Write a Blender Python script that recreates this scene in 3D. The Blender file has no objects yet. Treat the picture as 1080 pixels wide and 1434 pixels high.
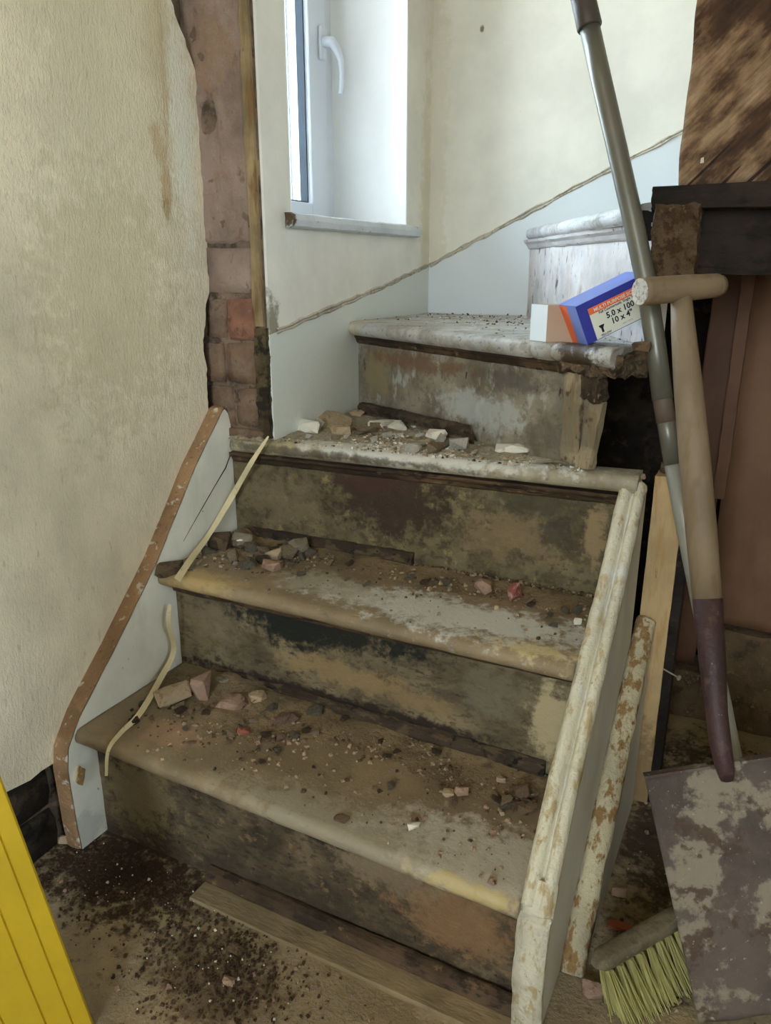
import bpy, bmesh, math, random
from mathutils import Vector, Matrix, noise

# ---------------------------------------------------------------- camera
TH = math.atan((717 - 375) / 1080.0)
YAW = math.radians(26.57)
CAM = Vector((.867, -.705, .87))
FW = Vector((-math.sin(YAW), math.cos(YAW), 0)); RT = Vector((math.cos(YAW), math.sin(YAW), 0))
scene = bpy.context.scene
COL = scene.collection
cd = bpy.data.cameras.new('camera'); cam = bpy.data.objects.new('camera', cd); COL.objects.link(cam)
cam.location = CAM; cam.rotation_euler = (math.pi / 2 - TH, 0, YAW)
cd.sensor_fit = 'VERTICAL'; cd.sensor_height = 24.0; cd.lens = 1080 / 1434 * 24.0
cd.clip_start = .02
scene.camera = cam

# ---------------------------------------------------------------- sky, light, exposure
SKY = 32.0
world = bpy.data.worlds.new('world'); scene.world = world; world.use_nodes = True
nt = world.node_tree; nt.nodes.clear()
wo = nt.nodes.new('ShaderNodeOutputWorld'); bg = nt.nodes.new('ShaderNodeBackground')
tc = nt.nodes.new('ShaderNodeTexCoord'); sp = nt.nodes.new('ShaderNodeSeparateXYZ')
rp = nt.nodes.new('ShaderNodeValToRGB')
nt.links.new(tc.outputs['Generated'], sp.inputs[0]); nt.links.new(sp.outputs['Z'], rp.inputs[0])
rp.color_ramp.elements[0].position = 0.0; rp.color_ramp.elements[0].color = (.42, .40, .36, 1)
rp.color_ramp.elements[1].position = .6; rp.color_ramp.elements[1].color = (.72, .88, 1.0, 1)
e_ = rp.color_ramp.elements.new(.03); e_.color = (.78, .88, .98, 1)
nt.links.new(rp.outputs[0], bg.inputs[0]); bg.inputs[1].default_value = SKY
nt.links.new(bg.outputs[0], wo.inputs[0])

def portal(name, loc, rot, sx, sy):
    l = bpy.data.lights.new(name, 'AREA'); l.shape = 'RECTANGLE'; l.size = sx; l.size_y = sy
    l.cycles.is_portal = True
    o = bpy.data.objects.new(name, l); COL.objects.link(o); o.location = loc; o.rotation_euler = rot
    return o
portal('window_portal', (-.27, .72, 1.63), (0, -math.pi / 2, 0), 1.4, .5)       # emits toward +X
portal('side_portal', (2.02, -1.15, 1.45), (0, math.pi / 2, 0), 1.1, .5)        # emits toward -X through the added side window
portal('rear_portal', (1.0, -3.12, 1.45), (math.pi / 2, 0, 0), .8, 1.1)         # emits toward +Y through the added rear window
scene.view_settings.view_transform = 'Standard'; scene.view_settings.look = 'None'
scene.view_settings.gamma = 1; scene.view_settings.use_curve_mapping = False
scene.view_settings.exposure = 0.0
scene.cycles.max_bounces = 10; scene.cycles.diffuse_bounces = 6; scene.cycles.use_denoising = True

# ---------------------------------------------------------------- helpers
def lin(c):
    c = c / 255.0
    return c / 12.92 if c <= .04045 else ((c + .055) / 1.055) ** 2.4
def S(r, g, b): return (lin(r), lin(g), lin(b), 1)
def ray(u, v):
    a = (u - 540) / 1080.0; b = (717 - v) / 1080.0
    F = math.cos(TH) + b * math.sin(TH); z = -math.sin(TH) + b * math.cos(TH)
    return RT * a + FW * F + Vector((0, 0, z))
def at(u, v, ax, c):
    d = ray(u, v); i = 'XYZ'.index(ax); return CAM + d * ((c - CAM[i]) / d[i])
def dist(u, v, D):
    d = ray(u, v); return CAM + d * (D / d.dot(FW))
def nz(x, y, z, s=0.0): return noise.noise(Vector((x + s * 7.13, y - s * 3.7, z + s * 1.9)))
def fb(x, y, z, s=0.0): return nz(x, y, z, s) + .5 * nz(2.1 * x, 2.1 * y, 2.1 * z, s + 1) + .25 * nz(4.3 * x, 4.3 * y, 4.3 * z, s + 2)

class MB:
    def __init__(s): s.v = []; s.f = []; s.sm = []
    def add(s, vs, fs, smooth=False):
        b = len(s.v); s.v += [Vector(p) for p in vs]; s.f += [tuple(b + i for i in f) for f in fs]; s.sm += [smooth] * len(fs); return s
    def box(s, lo, hi, jit=0, seed=0):
        r = random.Random(seed)
        vs = [(x, y, z) for x in (lo[0], hi[0]) for y in (lo[1], hi[1]) for z in (lo[2], hi[2])]
        vs = [(x + r.uniform(-jit, jit), y + r.uniform(-jit, jit), z + r.uniform(-jit, jit)) for x, y, z in vs]
        return s.add(vs, [(0, 1, 3, 2), (4, 6, 7, 5), (0, 4, 5, 1), (2, 3, 7, 6), (0, 2, 6, 4), (1, 5, 7, 3)])
    def obox(s, o, e1, e2, e3):
        o, e1, e2, e3 = map(Vector, (o, e1, e2, e3))
        vs = [o + e1 * a + e2 * b + e3 * c for a in (0, 1) for b in (0, 1) for c in (0, 1)]
        fs = [(0, 1, 3, 2), (4, 6, 7, 5), (0, 4, 5, 1), (2, 3, 7, 6), (0, 2, 6, 4), (1, 5, 7, 3)]
        if e1.cross(e2).dot(e3) < 0: fs = [f[::-1] for f in fs]
        return s.add(vs, fs)
    def grid(s, fn, nu, nv, smooth=True, wrapv=False, caps=False):
        b = len(s.v)
        for i in range(nu + 1):
            for j in range(nv + (0 if wrapv else 1)): s.v.append(Vector(fn(i / nu, j / nv)))
        m = nv if wrapv else nv + 1
        for i in range(nu):
            for j in range(nv):
                j2 = (j + 1) % m if wrapv else j + 1
                s.f.append((b + i * m + j, b + (i + 1) * m + j, b + (i + 1) * m + j2, b + i * m + j2)); s.sm.append(smooth)
        if caps and wrapv:
            s.f.append(tuple(b + j for j in range(m))); s.sm.append(False)
            s.f.append(tuple(b + nu * m + j for j in reversed(range(m)))); s.sm.append(False)
        return s
    def tube(s, pts, rad, n=16, caps=True, flat=1.0, smooth=True):
        pts = [Vector(p) for p in pts]; N = len(pts) - 1
        fr = []; up = None
        for i, p in enumerate(pts):
            t = (pts[min(i + 1, N)] - pts[max(i - 1, 0)]).normalized()
            if up is None:
                up = t.orthogonal().normalized()
            up = (up - t * up.dot(t)).normalized()
            fr.append((p, up.copy(), t.cross(up)))
        R = rad if isinstance(rad, (list, tuple)) else [rad] * (N + 1)
        def fn(a, b):
            i = round(a * N); p, u, w = fr[i]; q = -2 * math.pi * b
            return p + (u * math.cos(q) + w * math.sin(q) * flat) * R[i]
        return s.grid(fn, N, n, smooth, wrapv=True, caps=caps)
    def build(s, name, mat, parent=None, loc=None, bevel=0, sub=False):
        me = bpy.data.meshes.new(name); o = bpy.data.objects.new(name, me); COL.objects.link(o)
        off = Vector(loc) if loc is not None else Vector((0, 0, 0))
        if parent is not None and loc is None: off = Vector(parent.get('_o', (0, 0, 0)))
        me.from_pydata([p - off for p in s.v], [], s.f)
        me.polygons.foreach_set('use_smooth', s.sm)
        me.materials.append(mat)
        if parent is None: o.location = off
        else:
            o.parent = parent
            if loc is not None: o.location = off - Vector(parent.get('_o', (0, 0, 0)))
        o['_o'] = tuple(off)
        me.update()
        if bevel:
            m = o.modifiers.new('bevel', 'BEVEL'); m.width = bevel; m.segments = 2; m.limit_method = 'ANGLE'
        return o
def tag(o, label=None, cat=None, group=None, kind=None):
    if label: o['label'] = label
    if cat: o['category'] = cat
    if group: o['group'] = group
    if kind: o['kind'] = kind
    return o
def empty(name, loc, label, cat, group=None):
    o = bpy.data.objects.new(name, None); COL.objects.link(o); o.location = loc; o['_o'] = tuple(loc)
    o.empty_display_size = .02
    return tag(o, label, cat, group)

# ---- materials
def mk(name, base, layers=(), blobs=(), rough=.75, bumps=((120, .15),), metal=0.0, var=.12, spec=.35):
    """layers: (scale xyz, threshold, softness, colour, seed, strength); blobs: (centre, radii, colour, strength)."""
    m = bpy.data.materials.new(name); m.use_nodes = True; n = m.node_tree; L = n.links
    b = n.nodes['Principled BSDF']
    t = n.nodes.new('ShaderNodeNewGeometry'); pos = t.outputs['Position']
    t2 = n.nodes.new('ShaderNodeTexCoord'); obj = t2.outputs['Object']
    col = None
    def noise_fac(scale, seed, detail=6, src=obj, rg=.62):
        mp = n.nodes.new('ShaderNodeMapping'); mp.inputs['Scale'].default_value = scale; mp.inputs['Location'].default_value = (seed * 3.7, seed * 1.3, -seed * 2.1)
        L.new(src, mp.inputs[0]); nn = n.nodes.new('ShaderNodeTexNoise'); nn.inputs['Scale'].default_value = 1.0
        nn.inputs['Detail'].default_value = detail; nn.inputs['Roughness'].default_value = rg
        L.new(mp.outputs[0], nn.inputs['Vector']); return nn.outputs['Fac']
    def mix(fac, c1, c2):
        x = n.nodes.new('ShaderNodeMix'); x.data_type = 'RGBA'
        L.new(fac, x.inputs[0])
        for k, c in ((6, c1), (7, c2)):
            if isinstance(c, tuple): x.inputs[k].default_value = c
            else: L.new(c, x.inputs[k])
        return x.outputs[2]
    def rng(src, lo, hi, st=1.0):
        r = n.nodes.new('ShaderNodeMapRange'); r.interpolation_type = 'SMOOTHSTEP'
        r.inputs[1].default_value = lo; r.inputs[2].default_value = hi; r.inputs[4].default_value = st
        L.new(src, r.inputs[0]); return r.outputs[0]
    dark = tuple(c * (1 - 2.2 * var) for c in base[:3]) + (1,); lite = tuple(min(1, c * (1 + 2.2 * var)) for c in base[:3]) + (1,)
    col = mix(rng(noise_fac((9, 9, 9), 5), .3, .7), dark, lite)
    for ly in layers:
        sc, th, so, c, sd = ly[:5]; st = ly[5] if len(ly) > 5 else 1.0
        if not isinstance(sc, tuple): sc = (sc,) * 3
        col = mix(rng(noise_fac(sc, sd, 8), th - so, th + so, st), col, c)
    for i, bl in enumerate(blobs):
        c0, rr, c, st = bl
        mp = n.nodes.new('ShaderNodeMapping'); mp.vector_type = 'POINT'
        mp.inputs['Location'].default_value = tuple(-a / r for a, r in zip(c0, rr)); mp.inputs['Scale'].default_value = tuple(1 / r for r in rr)
        L.new(pos, mp.inputs[0])
        ln = n.nodes.new('ShaderNodeVectorMath'); ln.operation = 'LENGTH'; L.new(mp.outputs[0], ln.inputs[0])
        ad = n.nodes.new('ShaderNodeMath'); ad.operation = 'MULTIPLY_ADD'; L.new(noise_fac((46, 46, 46), i + 11, 8, pos, .7), ad.inputs[0])
        ad.inputs[1].default_value = 3.0; L.new(ln.outputs['Value'], ad.inputs[2])
        inv = rng(ad.outputs[0], 2.0, 2.65, -st)
        s2 = n.nodes.new('ShaderNodeMath'); s2.operation = 'ADD'; L.new(inv, s2.inputs[0]); s2.inputs[1].default_value = st
        col = mix(s2.outputs[0], col, c)
    L.new(col, b.inputs['Base Color'])
    b.inputs['Roughness'].default_value = rough; b.inputs['Metallic'].default_value = metal
    b.inputs['Specular IOR Level'].default_value = spec
    nrm = None
    for k, (sc, st) in enumerate(bumps):
        bp = n.nodes.new('ShaderNodeBump'); bp.inputs['Strength'].default_value = 1.0; bp.inputs['Distance'].default_value = st * .01
        if not isinstance(sc, tuple): sc = (sc,) * 3
        L.new(noise_fac(sc, 20 + k, 5), bp.inputs['Height'])
        if nrm: L.new(nrm, bp.inputs['Normal'])
        nrm = bp.outputs[0]
    if nrm: L.new(nrm, b.inputs['Normal'])
    m['col'] = 1
    return m

PAINT = S(216, 214, 202)
m_plaster = mk('textured_cream_paint', S(222, 207, 178), var=.05,
    layers=[((14, 14, 3), .60, .12, S(200, 190, 162), 1, .35), ((90, 90, 30), .66, .05, S(180, 162, 124), 2, .6), (260, .68, .03, S(150, 134, 104), 4, .5)],
    blobs=[((-.02, .24, 1.15), (.4, .19, .34), S(200, 190, 158), .5), ((-.02, .36, 1.1), (.3, .035, .20), S(222, 218, 196), .9),
           ((-.02, .325, 1.17), (.3, .009, .11), S(172, 142, 100), .55), ((-.02, .30, 1.06), (.3, .016, .035), S(182, 152, 108), .6), ((-.02, .312, 1.00), (.3, .011, .06), S(178, 148, 104), .7), ((-.02, .315, 1.2), (.3, .03, .14), S(196, 180, 144), .5),
           ((-.02, .31, .96), (.3, .010, .02), S(160, 128, 86), .8),
           ((-.02, .17, .82), (.3, .16, .22), S(186, 172, 135), .5)],
    rough=.8, bumps=[((190, 240, 110), .20), ((60, 80, 34), .12), (420, .08)])
def wall_paint(name, up, low, z0, slope, axis, origin, extra=()):
    m = mk(name, up, var=.03, layers=[((6, 6, 3), .62, .1, tuple(c * .9 for c in up[:3]) + (1,), 3, .6), (120, .735, .02, S(95, 88, 70), 7, .7)],
           blobs=list(extra), rough=.62, bumps=[(60, .06), (260, .03)])
    n = m.node_tree; L = n.links; b = n.nodes['Principled BSDF']
    prev = b.inputs['Base Color'].links[0].from_socket
    g = n.nodes.new('ShaderNodeNewGeometry'); s = n.nodes.new('ShaderNodeSeparateXYZ'); L.new(g.outputs['Position'], s.inputs[0])
    a = n.nodes.new('ShaderNodeMath'); a.operation = 'MULTIPLY_ADD'; L.new(s.outputs[axis], a.inputs[0]); a.inputs[1].default_value = slope; a.inputs[2].default_value = z0 - slope * origin
    d = n.nodes.new('ShaderNodeMath'); d.operation = 'LESS_THAN'; L.new(s.outputs['Z'], d.inputs[0]); L.new(a.outputs[0], d.inputs[1])
    x = n.nodes.new('ShaderNodeMix'); x.data_type = 'RGBA'; L.new(d.outputs[0], x.inputs[0]); L.new(prev, x.inputs[6]); x.inputs[7].default_value = low
    L.new(x.outputs[2], b.inputs['Base Color'])
    return m
m_back = wall_paint('cream_wall_paint', S(208, 204, 188), S(200, 205, 203), .875, .462, 'X', .089,
    extra=[((.10, 1.084, 1.1), (.035, .1, .5), S(186, 178, 150), .35), ((.205, 1.084, 1.36), (.006, .05, .006), S(120, 112, 90), 1)])
m_winwall = wall_paint('white_wall_paint', S(222, 219, 206), S(212, 215, 205), .762, .172, 'Y', .416,
    extra=[((.089, 1.06, 1.0), (.1, .03, .4), S(205, 195, 160), .6), ((.089, .42, .78), (.1, .02, .06), S(120, 110, 85), .8)])
m_plain = mk('plain_plaster', S(205, 196, 172), var=.03, rough=.85, bumps=[(60, .05)])
m_brick = mk('old_brick', S(112, 88, 68), var=.14, layers=[(30, .53, .10, S(130, 110, 90), 1, .9), (14, .6, .1, S(96, 78, 64), 8, .8), (60, .62, .05, S(84, 62, 50), 2, .8), (16, .62, .08, S(100, 80, 66), 3)], rough=.92, bumps=[(90, .35), (260, .2)])
m_brickred = mk('orange_brick', S(134, 94, 74), var=.15, layers=[(40, .58, .06, S(112, 80, 64), 1), (60, .66, .04, S(170, 140, 120), 5, .7)], rough=.92, bumps=[(90, .35), (260, .2)])
m_coat = mk('pink_mortar_coat', S(132, 113, 99), var=.12, layers=[((20, 20, 12), .56, .1, S(152, 132, 117), 1, .8), ((40, 40, 24), .62, .05, S(112, 84, 66), 2, .8), (14, .64, .08, S(132, 104, 80), 4, .8)],
    blobs=[((-.008, .4, 1.105), (.014, .1, .022), S(38, 30, 24), 1), ((.0, .4, 1.20), (.05, .1, .06), S(138, 112, 88), .8)], rough=.92, bumps=[(50, .3), (180, .2)])
m_mortar = mk('grey_lime_mortar', S(110, 92, 76), var=.2, layers=[(40, .55, .08, S(70, 58, 46), 2)], rough=.95, bumps=[(120, .4)])
m_dirt_shade = mk('dark_dirt_and_shade_masonry', S(46, 38, 29), var=.3, layers=[(30, .58, .06, S(72, 60, 44), 2, .8), (18, .6, .06, S(22, 18, 14), 4)], rough=.95, bumps=[(70, .5)])  # dirty low bricks, and the shade put on the walls under the stairs
m_batten = mk('torn_yellow_batten', S(138, 118, 84), var=.16, layers=[((60, 60, 8), .56, .05, S(112, 84, 50), 1, .9), ((50, 50, 14), .66, .03, S(60, 44, 30), 3)], rough=.85, bumps=[((140, 140, 20), .3)])
m_darkmoss = mk('dark_mossy_mortar', S(82, 70, 46), var=.25, layers=[(50, .54, .06, S(40, 32, 22), 1), (70, .66, .03, S(130, 112, 76), 3, .7)], rough=.95, bumps=[(110, .5)])
m_upvc = mk('white_upvc', S(226, 232, 240), var=.01, rough=.3, bumps=(), spec=.5)
m_gasket = mk('black_gasket', S(50, 62, 74), var=.05, rough=.5, bumps=())
m_sill = mk('grey_white_sill_paint', S(198, 204, 206), var=.05, layers=[(60, .66, .03, S(120, 112, 92), 2, .8)], blobs=[((.1, .47, .955), (.03, .01, .02), S(80, 62, 42), 1)], rough=.55, bumps=[(70, .2)])
m_scar = mk('raw_plaster_scar', S(182, 174, 156), var=.10, layers=[(80, .58, .06, S(140, 126, 104), 1, .7), (140, .64, .04, S(205, 200, 185), 3)], rough=.95, bumps=[(150, .3)])
m_floor = mk('dusty_concrete_floor', S(150, 132, 102), var=.10,
    layers=[(12, .58, .1, S(128, 110, 82), 1, .8), (60, .64, .05, S(104, 84, 58), 2, .6), (160, .68, .03, S(70, 52, 36), 3, .9)],
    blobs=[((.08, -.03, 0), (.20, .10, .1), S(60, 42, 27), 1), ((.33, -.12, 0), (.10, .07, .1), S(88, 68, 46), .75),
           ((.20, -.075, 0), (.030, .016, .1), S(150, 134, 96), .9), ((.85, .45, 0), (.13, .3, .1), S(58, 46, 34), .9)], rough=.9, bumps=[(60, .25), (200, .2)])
def treadmat(name, blobs, base=S(144, 128, 100), extra=()):
    return mk(name, base, var=.10, layers=[(22, .55, .10, S(120, 104, 78), 1, .55), ((30, 110, 110), .66, .05, S(86, 70, 50), 2, .6), (220, .68, .03, S(74, 60, 42), 5, .7)] + list(extra), blobs=blobs, rough=.55, bumps=[(80, .10), (240, .08)], spec=.45)
SHEEN_WHT = S(206, 204, 194)  # pale patches on treads: window reflection painted into the colour
m_t1 = treadmat('dusty_tread_paint_a', [((.64, .03, .2), (.16, .07, .1), S(186, 176, 158), .85), ((.46, .0, .2), (.22, .05, .1), S(160, 150, 128), .6), ((.64, -.02, .185), (.09, .015, .02), S(190, 168, 112), .8),
                                        ((.13, .05, .2), (.06, .035, .1), S(168, 128, 100), .6), ((.25, .2, .2), (.4, .06, .1), S(122, 102, 74), .8)], base=S(134, 116, 88))
m_t2 = treadmat('dusty_tread_paint_b', [((.50, .26, .39), (.24, .06, .1), SHEEN_WHT, .9), ((.28, .27, .39), (.10, .05, .1), S(172, 164, 142), .7), ((.64, .21, .375), (.12, .02, .02), S(206, 190, 142), .8),
                                        ((.06, .20, .385), (.10, .03, .05), S(176, 148, 96), .8), ((.35, .42, .39), (.4, .05, .1), S(132, 112, 82), .9)], base=S(136, 118, 90))
m_t3 = treadmat('dusty_tread_paint_c', [((.35, .42, .585), (.30, .06, .03), SHEEN_WHT, .85), ((.05, .42, .585), (.13, .04, .05), S(176, 160, 118), .8), ((.2, .39, .565), (.4, .012, .010), S(62, 52, 38), .75)], base=S(160, 150, 126))
m_t4 = treadmat('dusty_tread_paint_d', [((.10, .70, .755), (.05, .05, .05), S(190, 176, 142), .6), ((.62, .40, .75), (.05, .05, .06), S(70, 54, 38), 1)], base=S(184, 182, 176), extra=[(30, .6, .06, S(140, 132, 118), 12, .6), (150, .62, .03, S(110, 98, 84), 9, .8)])
m_t5 = treadmat('white_tread_paint', [], base=S(176, 174, 172), extra=[(110, .64, .03, S(120, 84, 76), 9, .7), ((14, 14, 120), .6, .05, S(120, 112, 104), 8, .7)])
GR = S(38, 38, 30)
m_r1 = mk('rotten_riser_dark', S(92, 78, 58), var=.25, layers=[((16, 16, 26), .56, .10, S(58, 47, 35), 1, .8), ((55, 55, 110), .56, .05, S(50, 40, 30), 6, .6), ((40, 40, 60), .62, .04, S(134, 108, 76), 2, .7), (120, .66, .03, S(30, 24, 18), 3)],
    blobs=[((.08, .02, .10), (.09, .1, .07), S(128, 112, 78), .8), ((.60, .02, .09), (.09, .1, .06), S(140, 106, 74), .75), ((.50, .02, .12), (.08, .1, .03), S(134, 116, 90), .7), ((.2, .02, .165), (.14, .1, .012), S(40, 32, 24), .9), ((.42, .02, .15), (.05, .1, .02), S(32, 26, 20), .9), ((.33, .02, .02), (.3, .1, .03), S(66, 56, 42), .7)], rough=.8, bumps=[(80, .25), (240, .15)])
m_r2 = mk('mouldy_riser_black', S(116, 102, 76), var=.2, layers=[((18, 18, 40), .56, .10, S(80, 68, 50), 1, .8), ((60, 60, 140), .56, .05, S(70, 58, 42), 6, .6), ((36, 36, 70), .63, .04, S(50, 42, 30), 2, .8), (130, .67, .03, S(34, 28, 20), 3)],
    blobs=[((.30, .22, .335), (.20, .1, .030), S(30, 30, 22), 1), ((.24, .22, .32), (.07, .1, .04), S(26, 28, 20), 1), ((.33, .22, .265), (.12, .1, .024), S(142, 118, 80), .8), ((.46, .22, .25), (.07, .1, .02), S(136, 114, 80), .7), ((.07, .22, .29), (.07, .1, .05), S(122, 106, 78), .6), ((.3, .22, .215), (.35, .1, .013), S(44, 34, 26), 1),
           ((.655, .22, .28), (.035, .1, .06), S(178, 162, 124), .95), ((.57, .22, .3), (.05, .1, .04), S(112, 104, 84), .7)], rough=.75, bumps=[(80, .2), (240, .12)])
m_r3 = mk('mottled_riser_brown', S(104, 92, 64), var=.2, layers=[((22, 22, 22), .56, .09, S(74, 62, 42), 1, .8), ((70, 70, 80), .56, .05, S(60, 49, 34), 6, .6), ((50, 50, 50), .63, .04, S(140, 124, 84), 2, .7), (130, .67, .03, S(40, 32, 22), 3)],
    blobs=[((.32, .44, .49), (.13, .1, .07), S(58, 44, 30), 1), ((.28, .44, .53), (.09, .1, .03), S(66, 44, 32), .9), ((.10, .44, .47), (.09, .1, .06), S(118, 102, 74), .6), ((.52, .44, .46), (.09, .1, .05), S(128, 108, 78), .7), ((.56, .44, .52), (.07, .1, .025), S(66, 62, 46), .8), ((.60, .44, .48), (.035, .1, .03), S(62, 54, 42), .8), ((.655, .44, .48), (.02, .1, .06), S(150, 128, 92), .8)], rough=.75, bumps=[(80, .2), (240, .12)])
m_r4 = mk('worn_riser_grey', S(136, 128, 110), var=.16, layers=[((16, 16, 10), .56, .10, S(104, 90, 70), 1, .7), ((60, 60, 90), .58, .05, S(92, 80, 62), 6, .5), ((30, 30, 16), .62, .05, S(168, 166, 156), 2, .8), ((60, 60, 20), .66, .03, S(66, 54, 40), 3)],
    blobs=[((.25, .62, .70), (.2, .2, .02), S(112, 84, 58), .8), ((.15, .70, .66), (.05, .1, .05), S(136, 120, 84), .8), ((.42, .52, .64), (.12, .15, .035), S(176, 178, 172), .7), ((.48, .48, .70), (.10, .1, .022), S(86, 80, 72), .7), ((.56, .44, .62), (.05, .1, .03), S(96, 88, 74), .7)], rough=.7, bumps=[(80, .15), (240, .1)])
m_r5 = mk('flaking_white_riser', S(184, 178, 174), var=.10, layers=[((60, 60, 22), .62, .02, S(92, 76, 66), 1), ((20, 20, 16), .6, .06, S(160, 146, 134), 9, .7), ((40, 40, 8), .6, .06, S(190, 170, 160), 3, .6)], rough=.6, bumps=[(80, .15)])
m_mould_dark = mk('dark_scotia_wood', S(74, 56, 38), var=.3, layers=[((30, 30, 90), .56, .05, S(44, 34, 24), 1), ((40, 40, 90), .64, .04, S(128, 106, 72), 2, .7)], rough=.75, bumps=[((40, 140, 140), .25)])
m_mould_w = mk('white_scotia_paint', S(170, 164, 160), var=.06, layers=[(60, .64, .03, S(120, 84, 72), 1)], rough=.6, bumps=[(100, .15)])
m_skirt = mk('pale_grey_white_paint', S(224, 220, 204), var=.04, layers=[((14, 14, 5), .62, .08, S(204, 200, 180), 1, .6), (70, .70, .02, S(110, 100, 80), 3, .8)],
    blobs=[((0, -.02, .03), (.05, .05, .03), S(176, 176, 166), .6)], rough=.55, bumps=[(50, .12)])
m_skirttop = mk('bare_brown_wood_edge', S(150, 116, 82), var=.12, layers=[((14, 14, 14), .58, .06, S(124, 92, 62), 1, .8), ((60, 60, 60), .61, .04, S(206, 196, 174), 2, .8), (110, .64, .03, S(96, 70, 46), 6, .7)], rough=.85, bumps=[(140, .5)])
m_bead = mk('chipped_cream_bead_paint', S(208, 201, 178), var=.05, layers=[((70, 30, 30), .575, .05, S(180, 156, 112), 1, .8), ((120, 80, 80), .66, .03, S(140, 112, 74), 2, .7), ((12, 12, 12), .62, .08, S(224, 224, 220), 3, .7)], rough=.65, bumps=[(60, .35), (200, .2)])
m_panel = mk('pale_grey_panel_paint', S(206, 205, 197), var=.03, layers=[((12, 12, 5), .6, .1, S(192, 186, 170), 1, .7), (90, .72, .02, S(100, 90, 74), 2)], rough=.5, bumps=[(40, .06)])
m_mouldtan = mk('flaked_tan_moulding', S(196, 182, 148), var=.08, layers=[((70, 36, 36), .54, .04, S(150, 116, 72), 1), ((110, 60, 60), .64, .03, S(104, 76, 46), 2, .8)], rough=.75, bumps=[(120, .4)])
m_post = mk('stripped_yellow_post', S(188, 158, 112), var=.07, layers=[((60, 60, 9), .57, .06, S(178, 140, 84), 1, .8), ((90, 90, 20), .67, .03, S(120, 88, 54), 3, .8)], blobs=[((.75, .48, .05), (.06, .1, .10), S(120, 96, 66), .7)], rough=.75, bumps=[((140, 140, 24), .25)])
m_darkwood = mk('dark_old_timber', S(34, 26, 20), var=.3, layers=[((40, 40, 60), .62, .06, S(58, 43, 30), 1, .7), ((18, 18, 30), .62, .06, S(22, 16, 12), 2)], rough=.85, bumps=[((60, 60, 160), .4)])
m_sawn = mk('rough_sawn_brown_end', S(84, 66, 46), var=.25, layers=[(60, .54, .05, S(66, 46, 28), 1), (110, .62, .04, S(116, 96, 68), 3, .7)], rough=.9, bumps=[(160, .6), (60, .5)])
m_cleat = mk('pale_bare_wood', S(158, 142, 112), var=.2, layers=[((60, 60, 14), .56, .05, S(122, 102, 74), 1, .8), ((60, 60, 40), .60, .04, S(80, 62, 44), 3, .9)], rough=.8, bumps=[((120, 120, 30), .3)])
m_boardbrown = mk('reddish_brown_board', S(98, 68, 48), var=.10, layers=[((20, 20, 5), .56, .1, S(84, 58, 42), 1, .8), (140, .70, .02, S(52, 34, 24), 3)], rough=.7, bumps=[((50, 50, 12), .1)])
m_rough = mk('crumbled_brown_debris', S(112, 92, 68), var=.3, layers=[(50, .55, .06, S(52, 40, 28), 1), (90, .62, .04, S(150, 128, 96), 3, .8)], rough=.95, bumps=[(150, .6)])

def string_board_mat():
    m = mk('mottled_diagonal_grain_board', S(112, 84, 58), var=.12, rough=.8, bumps=())
    n = m.node_tree; L = n.links; b = n.nodes['Principled BSDF']
    t = n.nodes.new('ShaderNodeTexCoord')
    mp = n.nodes.new('ShaderNodeMapping'); mp.inputs['Rotation'].default_value = (0, math.radians(45), 0); L.new(t.outputs['Object'], mp.inputs[0])
    def nn(sc, seed, det=8):
        m2 = n.nodes.new('ShaderNodeMapping'); m2.inputs['Scale'].default_value = sc; m2.inputs['Location'].default_value = (seed, seed * 2, -seed); L.new(mp.outputs[0], m2.inputs[0])
        x = n.nodes.new('ShaderNodeTexNoise'); x.inputs['Scale'].default_value = 1; x.inputs['Detail'].default_value = det; x.inputs['Roughness'].default_value = .62; L.new(m2.outputs[0], x.inputs['Vector']); return x.outputs['Fac']
    def rp_(src, els):
        r = n.nodes.new('ShaderNodeValToRGB'); c = r.color_ramp
        c.elements[0].position, c.elements[0].color = els[0]; c.elements[1].position, c.elements[1].color = els[-1]
        for p, q in els[1:-1]:
            e = c.elements.new(p); e.color = q
        L.new(src, r.inputs[0]); return r.outputs[0]
    c1 = rp_(nn((7, 20, 15), 2.5), [(.36, S(52, 35, 24)), (.46, S(82, 58, 38)), (.53, S(140, 112, 84)), (.62, S(172, 148, 118)), (.70, S(150, 104, 70))])
    c2 = rp_(nn((10, 90, 210), 3.1), [(.40, S(88, 66, 48)), (.6, S(255, 250, 240))])
    x = n.nodes.new('ShaderNodeMix'); x.data_type = 'RGBA'; x.blend_type = 'MULTIPLY'; x.inputs[0].default_value = .38; L.new(c1, x.inputs[6]); L.new(c2, x.inputs[7])
    # long dark shakes that follow the grain
    c3 = rp_(nn((3.5, 30, 60), 7.7, 2), [(.355, (.06, .04, .03, 1)), (.37, (1, 1, 1, 1))])
    y = n.nodes.new('ShaderNodeMix'); y.data_type = 'RGBA'; y.blend_type = 'MULTIPLY'; y.inputs[0].default_value = .9; L.new(x.outputs[2], y.inputs[6]); L.new(c3, y.inputs[7])
    L.new(y.outputs[2], b.inputs['Base Color'])
    bp = n.nodes.new('ShaderNodeBump'); bp.inputs['Distance'].default_value = .003; bp.inputs['Strength'].default_value = 1; L.new(nn((10, 60, 120), 4), bp.inputs['Height']); L.new(bp.outputs[0], b.inputs['Normal'])
    return m
m_string = string_board_mat()
m_steel = mk('rusty_steel', S(88, 76, 68), var=.15, layers=[((14, 14, 14), .50, .03, S(142, 130, 112), 1, .9), ((30, 30, 30), .58, .04, S(78, 58, 46), 2, .9), (160, .66, .03, S(170, 160, 140), 3, .7)], rough=.7, bumps=[(120, .25)], spec=.4)
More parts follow.
